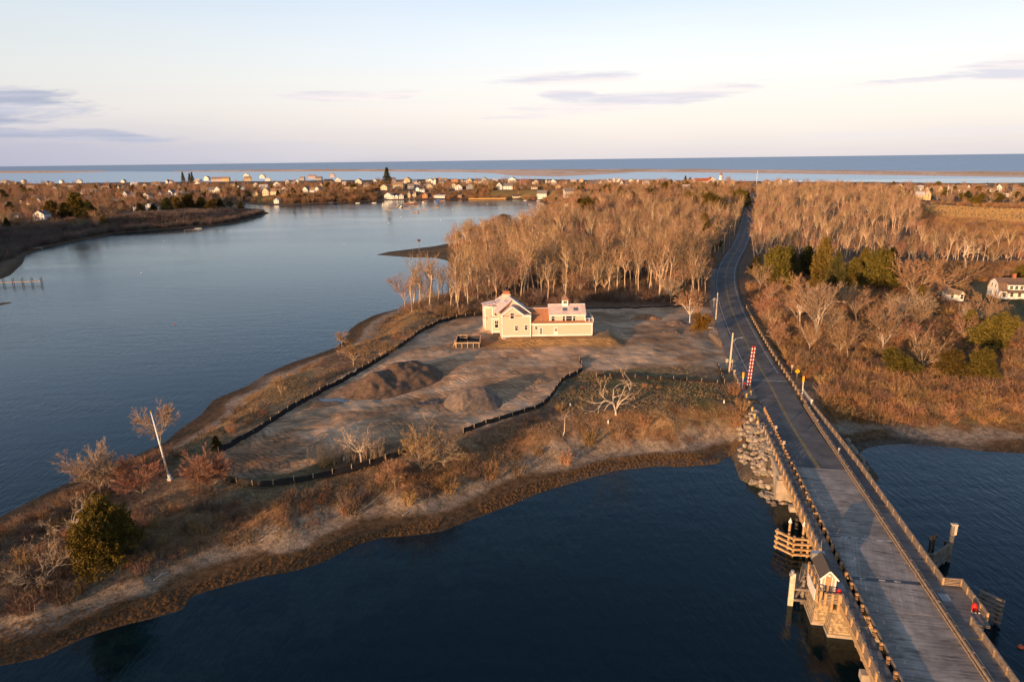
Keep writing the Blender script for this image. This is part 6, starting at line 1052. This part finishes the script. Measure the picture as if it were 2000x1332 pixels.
scatter('south_woods', np.stack([xs, ys, np.full(len(xs), 5.5)], -1), rg.uniform(.8, 1.15, len(xs)), JT[:3]+JE, 'woods on the bank behind the viewer', rg)
# ================================================================ SMALL THINGS
def pathpts(pts, step=.9):
    g_ = GV(pts); out = []
    for a, b_ in zip(g_[:-1], g_[1:]):
        n = max(1, int(np.linalg.norm((b_-a)[:2])/step)); out += [a+(b_-a)*i/n for i in range(n)]
    out = np.array(out+[g_[-1]]); k = np.ones(5)/5
    for c in (0, 1): out[2:-2, c] = np.convolve(out[:, c], k, 'valid')
    out[:, 2] = hgt(out[:, 0], out[:, 1]); return out
blackf = mat('silt_fabric', (.012, .012, .014), .75, .4, 2.); stake = mat('stake_wood', (.42, .30, .18), .9)
def silt(pts, lab, stakes=True, h=.75):
    p = pathpts(pts); o = empty('silt_fence', lab, 'fence', tuple(p[0])); q = MB(); n = len(p); r = np.random.RandomState(len(p))
    hh = h*(.8+.35*r.rand(n)); ox = (r.rand(n)-.5)*.25; vs = []
    for i in range(n):
        a, b_ = p[i]-p[0], hh[i]; vs += [(a[0]+.12, a[1]-.3, a[2]-.1), (a[0]+ox[i], a[1]+.1, a[2]+b_), (a[0]+ox[i], a[1]+.2, a[2]+b_), (a[0]+.1, a[1]+.5, a[2]-.1), (a[0], a[1]-.75, a[2]+.02)]
    fs = []
    for i in range(n-1):
        k = i*5; fs += [(k, k+5, k+6, k+1), (k+1, k+6, k+7, k+2), (k+2, k+7, k+8, k+3), (k+4, k+9, k+5, k)]
    q.add(vs, fs); q.build('fabric', blackf, o)
    if stakes:
        for i in range(0, n, 3): a = p[i]-p[0]; q = MB(); q.b2(-.05, .05, -.04, .04, -.2, hh[i]+.35); s_ = q.build('stake', stake, o); s_.location = (a[0], a[1]-.12, a[2])
silt([(428, 884), (450, 872), (490, 850), (540, 818), (590, 787), (640, 760), (700, 728), (745, 702), (790, 672), (820, 650), (850, 634), (880, 624), (915, 619), (951, 615)], 'long black silt fence on the river side of the lot', True, .95)
silt([(440, 938), (470, 946), (505, 951), (550, 947), (600, 938), (650, 928), (700, 916), (735, 905), (780, 890), (822, 876)], 'black silt fence with pale stakes below the pale stout tree', True, .9)
silt([(905, 845), (940, 832), (975, 820), (1010, 810), (1045, 800), (1068, 786), (1082, 768), (1094, 750), (1106, 738), (1118, 735), (1132, 728), (1139, 720), (1133, 708), (1129, 702)], 'winding black silt fence in the middle of the lot', True, .8)
silt([(1165, 736), (1200, 737), (1240, 738), (1290, 741), (1340, 744), (1380, 747), (1411, 751)], 'low staked silt fence along the field edge toward the road', True, .6)
silt([(1414, 750), (1410, 738), (1404, 722), (1401, 714)], 'short fence end beside the road by the street light', True, .8)
silt([(1080, 606), (1130, 604), (1180, 603), (1230, 602), (1290, 600), (1345, 598)], 'low dark sediment barrier along the wood edge behind the house', False, .35)
# orange wire fence at the lot edge by the utility pole
x, y, z = G(1399, 668); q = MB()
for i in range(12): q.b2(i*.04-.03, i*.04+.03, -i*.9-.03, -i*.9+.03, -.2, 1.5)
for zz in (.3, .8, 1.4): q.bar((0, 0, zz), (.45, -9.9, zz), .03, .04)
o = q.build('wire_fence', stake); o.location = (x-.6, y+5, z); tag(o, 'sagging pale wire fence between the lot and the road shoulder', 'fence')
x, y, z = G(1387, 645); q = MB(); q.b2(-.9, .9, -.05, .05, .8, 1.0); q.b2(-.9, -.75, -.05, .05, 0, 1); q.b2(.75, .9, -.05, .05, 0, 1); o = q.build('sign_frame', trim); o.location = (x, y-.5, z); tag(o, 'small white post and board frame beside the orange cedar', 'sign frame')
# guardrails
def guard(i0, i1, off, lab, white_=False):
    P_ = [roadpt(i, off) for i in range(i0, i1, 1)]; o = empty('guardrail', lab, 'guardrail', P_[0]); q = MB()
    for a, b_ in zip(P_[:-1], P_[1:]): q.bar((a[0]-P_[0][0], a[1]-P_[0][1], a[2]-P_[0][2]+.55), (b_[0]-P_[0][0], b_[1]-P_[0][1], b_[2]-P_[0][2]+.55), .18, .26)
    q.build('rail', tan2, o); 
    for a in P_[::2]: q = MB(); q.b2(-.11, .11, -.11, .11, -.3, .8); s_ = q.build('post', tan, o); s_.location = (a[0]-P_[0][0], a[1]-P_[0][1], a[2]-P_[0][2])
iA, iC = ri(1585, 780, 4.6), ri(1450, 600, 5.2); guard(min(iA, iC)-8, iC, 5.0, 'low wooden guardrail curving along the right road edge')
iD = ri(1450, 745, 4.6); guard(iD-2, iD+9, -6.9, 'short wooden guardrail left of the striped gate')
for k, (px, py) in enumerate([(1463, 790), (1469, 802), (1474, 815), (1480, 828), (1458, 775), (1466, 770)]):
    x, y = P(px, py, 4.6); q = MB(); q.cyl(0, 0, -.6, .85, .2, 8); q.cyl(0, 0, .85, .92, .15, 8); o = q.build('bollard', mat('bollard_timber', (.62, .40, .16), .8, .3, 3)); o.location = (x, y, 4.5); tag(o, 'short yellow brown timber bollard beside the bridge approach path', 'bollard', 'timber bollards at the bridge approach')
# docks, floats, boats, buoys
pale = mat('dock_timber', (.50, .38, .30), .85, .3, 1.)
def dock(a, b_, wd, z0, lab, step=5., tall=0.):
    p = np.array(P(*a, z0)); r = np.array(P(*b_, z0)); d = r-p; L = np.hypot(*d); o = empty('dock', lab, 'dock', (p[0], p[1], 0)); q = MB(); q.bar((0, 0, z0), (d[0], d[1], z0), wd, .25); q.build('deck', pale, o)
    n = max(2, int(L/step)); t_ = np.array((-d[1], d[0]))/L*wd/2
    for i in range(n+1):
        for sg in (-1, 1): q = MB(); q.cyl(0, 0, -2.5, z0+.2+tall, .13+.0001*L, 6); s_ = q.build('pile', dark if tall else pale, o); s_.location = (d[0]*i/n+t_[0]*sg, d[1]*i/n+t_[1]*sg, 0)
dock((-30, 553), (81, 549), 1.3, 1.4, 'spindly dark dock on tall piles at the left edge', 3.8, 1.6)
dock((1061, 412), (1020, 411), 2., 1.6, 'upper pale dock reaching out from the cove shore', 9); dock((1056, 420.5), (962, 423.5), 2., 1.5, 'lower long pale dock reaching out from the cove shore', 11)
dock((360, 449.5), (393, 447.5), 2., .9, 'small dock with a boat on the dark left bank', 6); dock((840, 392.5), (806, 396.5), 3., 1.2, 'boatyard wharf left of the blue roofed shed', 8); dock((40, 485), (82, 484), 1.6, 1.2, 'weathered landing on the marshy left bank', 4)
for px, py, wp, lab in ((758, 410.5, 12, 'lower left raft of the moored rafts'), (773, 403.5, 11, 'raft left of the white motor boat'), (794, 407, 12, 'raft just right of the white motor boat'), (812, 414.6, 13, 'nearest raft with a dark box at its end'), (814, 403.2, 12, 'raft just below the moored schooner'), (829, 410.4, 12, 'raft at the lower right of the group'), (851, 405.8, 12, 'raft farthest to the right')):
    x, y = P(px, py, .4); wd = wp*y/FPX; o = empty('float_raft', 'long low wooden '+lab, 'raft', (x, y, 0)); q = MB(); q.b2(-wd/2, wd/2, -1.4, 1.4, .05, .55); q.build('raft_deck', pale, o); q = MB(); [q.b2(-wd/2+wd*i/6-.12, -wd/2+wd*i/6+.12, -1.5, -1.3, .3, 1.3) for i in range(7)]; q.build('cleat_posts', tan, o)
    if 'dark box' in lab: q = MB(); q.b2(wd/2-1.2, wd/2, -1, 1, .55, 1.6); q.build('box', dark, o)
def hull(q, L, B, h, mi=0, bow=1.0):
    n = 8; top = []; bot = []
    for i in range(n+1):
        f = i/n; b_ = B/2*(1-max(0, (f-.45)/.55)**2.2)*(1 if f > .08 else .8); top.append((-L/2+L*f, b_, h+(.35*h if f > .8 else 0)*(f-.8)*5)); bot.append((-L/2+L*f*.93, b_*.6, -.2))
    vs = [(x, y, z) for x, y, z in top]+[(x, -y, z) for x, y, z in top]+[(x, y, z) for x, y, z in bot]+[(x, -y, z) for x, y, z in bot]; m = n+1; fs = []
    for i in range(n): fs += [(i, i+1, 2*m+i+1, 2*m+i), (m+i, 3*m+i, 3*m+i+1, m+i+1), (i, m+i, m+i+1, i+1), (2*m+i, 2*m+i+1, 3*m+i+1, 3*m+i)]
    fs += [(0, 2*m, 3*m, m)]; q.add(vs, fs, mi)
def boat(px, py, L, lab, rz=0., cab=True, masts=0, m=None):
    x, y = P(px, py, .3); o = empty('boat' if not masts else 'schooner', lab, 'boat', (x, y, 0), rz); q = MB(); hull(q, L, L*.3, .9 if L < 15 else 1.6); q.build('hull', m or white, o)
    if cab: q = MB(); q.b2(-L*.12, L*.15, -L*.09, L*.09, .8, 2.3); q.build('cabin', white, o)
    for i in range(masts): q = MB(); mx = L*(-.12+.3*i); q.cyl(mx, 0, 1, 17-3*i, .22, 6, 0, .1); q.bar((mx, 0, 3.2), (mx-L*.26, 0, 3.4), .2, .2); q.build('mast', mat('mast_paint', (.65, .5, .36), .6), o)
boat(804, 398.4, 19, 'brown hulled schooner with two bare masts moored off the boatyard', .1, True, 2, mat('hull_brown', (.40, .20, .14), .6)); boat(784, 405.5, 8, 'white motor boat moored among the rafts', 1.3); boat(826, 397.5, 9, 'small white boat beside the boatyard wharf', .1); boat(782, 400, 7, 'small white skiff between the motor boat and the schooner', .6, False)
boat(646, 396.5, 6, 'pale blue dinghy on the wooded far shore', .1, False, m=mat('dinghy_blue', (.3, .42, .6), .6)); boat(699, 397, 6, 'white dinghy on the far shore, left of two', .1, False); boat(731, 396.8, 6, 'white dinghy on the far shore, right of two', .05, False); boat(731, 395, 5, 'dark skiff at the left end of the waterfront', .1, False, m=dark); boat(387, 447, 6, 'pale skiff at the small left bank dock', .2, False); boat(1036, 399.5, 5, 'tan skiff anchored off the cove shore', .1, False, m=pale)
for px, py, L in ((1026, 392, 5), (1052, 393, 5)): boat(px, py, L, 'white skiff drawn up on the cove beach, %s one' % ('left' if px < 1040 else 'right'), .1, False)
for px, py, r, m, lab in ((672, 476, .32, white, 'white mooring buoy alone in mid river'), (782, 424, .5, white, 'white mooring buoy below the rafts'), (861, 430.5, .45, white, 'white buoy in the inlet right of the rafts'), (884, 410, .5, white, 'white buoy toward the cove head'), (341, 633, .22, rp, 'small red buoy alone in the dark river'), (1993, 1262, .33, mat('buoy_orange', (.75, .16, .07), .5), 'orange buoy at the right edge below the bridge platform'), (430, 500, .3, mat('buoy_orange', (.75, .16, .07)), 'faint orange buoy in the left river'), (276, 533, .25, white, 'tiny white buoy in the river by the left bank'), (951, 399, .5, white, 'white buoy close under the grass slope shore'), (320, 471, .3, white, 'left tiny white buoy off the left bank'), (336, 470, .3, white, 'right tiny white buoy off the left bank'), (759, 436, .4, white, 'white buoy between the lone mid river one and the rafts')):
    x, y = P(px, py, .1); o = empty('buoy', lab, 'buoy', (x, y, 0)); q = MB(); q.tube([(0, 0, -r*.6), (0, 0, -r*.1), (0, 0, r*.45), (0, 0, r*.9), (0, 0, r*1.15)], [r*.6, r, r*.95, r*.45, r*.12], 12); q.build('float', m, o, True); q = MB(); q.cyl(0, 0, r*1.1, r*1.5, r*.1, 5); q.build('ring', steel, o)
# osprey nest on the spit
x, y, z = G(819, 493, 1.); o = empty('nest_platform', 'twig nest on a tall pole at the tip of the spit', 'nest platform', (x, y, z)); q = MB(); q.cyl(0, 0, -.5, 6.5, .14, 6); q.b2(-.9, .9, -.9, .9, 6.4, 6.6); q.build('pole', grey, o); q = MB(); q.tube([(0, 0, 6.6), (0, 0, 7.3), (0, 0, 7.7)], [.6, 1.15, .9], 9); q.build('nest', mat('nest_twigs', (.16, .10, .06), .95, .5, 4), o)
# bulkhead of the far shore
p0 = P(916, 391.5, 0); 
for a, b_, h_, lab in (((915, 390.5), (988, 389.8), 2.2, 'long orange lit timber bulkhead along the far beach'),):
    g_ = W([a, b_], 0.); q = MB(); q.bar((0, 0, 1.2), (g_[1][0]-g_[0][0], g_[1][1]-g_[0][1], 1.2), .6, 1.5)
    o = q.build('bulkhead', mat('bulkhead_timber', (.60, .36, .14), .8)); o.location = (g_[0][0], g_[0][1]+1, 0); tag(o, lab, 'bulkhead')
# light litter and puddles
for px, py, lab in ((566, 0, ''),): pass
for i, (px, py, lab) in enumerate(((1188, 826, 'white marker on the field below the big dead tree'), (1414, 787, 'white marker in the grass near the bridge approach'), (1114, 793, 'white marker beside the winding silt fence'), (672, 899, 'white marker beside the pale stout tree'))):
    x, y, z = G(px, py); q = MB(); q.cyl(0, 0, -.1, .5, .16, 7); q.cyl(0, 0, .5, .62, .1, 7); o = q.build('marker', white); o.location = (x, y, z); tag(o, lab, 'marker')
pm = bpy.data.materials.new('puddle_water'); pm.use_nodes = True; b = pm.node_tree.nodes['Principled BSDF']; b.inputs['Base Color'].default_value = (.03, .035, .04, 1); b.inputs['Roughness'].default_value = .06
for k, (px, py, rx, ry) in enumerate(((648, 782, 2.6, 1.2), (672, 785, 1.5, .7), (720, 776, 1.2, .5), (1228, 640, 1.3, .5))):
    x, y, z = G(px, py); z = float(np.max(hgt(x+np.array((-1, 0, 1, 0)), y+np.array((0, 1, 0, -1)))))+.03; q = MB(); q.add([(x+rx*math.cos(a)*(1+.25*math.sin(3*a+k)), y+ry*math.sin(a)*(1+.2*math.cos(2*a)), z) for a in np.linspace(0, 2*math.pi, 22)[:-1]], [tuple(range(21))]); tag(q.build('puddle', pm), kind='structure')
# fallen driftwood
for k, (px, py, L, a, lab) in enumerate(((460, 1046, 2.4, .5, 'pale driftwood log lying in the scrub of the near point'), (800, 1000, 3.0, .9, 'long pale driftwood log on the beach'), (315, 1125, 2.2, 1.1, 'curved pale branch lying above the beach'))):
    x, y, z = G(px, py); q = MB(); q.tube([(-L/2, 0, .1), (0, .12, .16), (L/2, -.05, .1)], [.07, .09, .05], 6); q.tube([(0, .1, .15), (L*.25, .4, .3)], [.05, .02], 5); o = q.build('driftwood', bark_p); o.location = (x, y, z); o.rotation_euler[2] = a; tag(o, lab, 'driftwood')
# overhead wires between the utility poles
ups = sorted([o for o in COL.objects if o.get('category') == 'utility pole'], key=lambda o: o.location.y)[1:]
for a, b_ in zip(ups[:-1], ups[1:]):
    q = MB(); A = a.location; Bq = b_.location
    for off in (-1., 1.):
        pts = [Vector((off+(Bq.x-A.x)*t_/6, (Bq.y-A.y)*t_/6, 10.6+(Bq.z-A.z)*t_/6-2.2*(t_/6)*(1-t_/6))) for t_ in range(7)]; q.tube(pts, [.025]*7, 3)
    o = q.build('wire', dark); o.location = A; tag(o, 'pair of overhead wires between roadside poles', 'wire', 'overhead wires along the road')
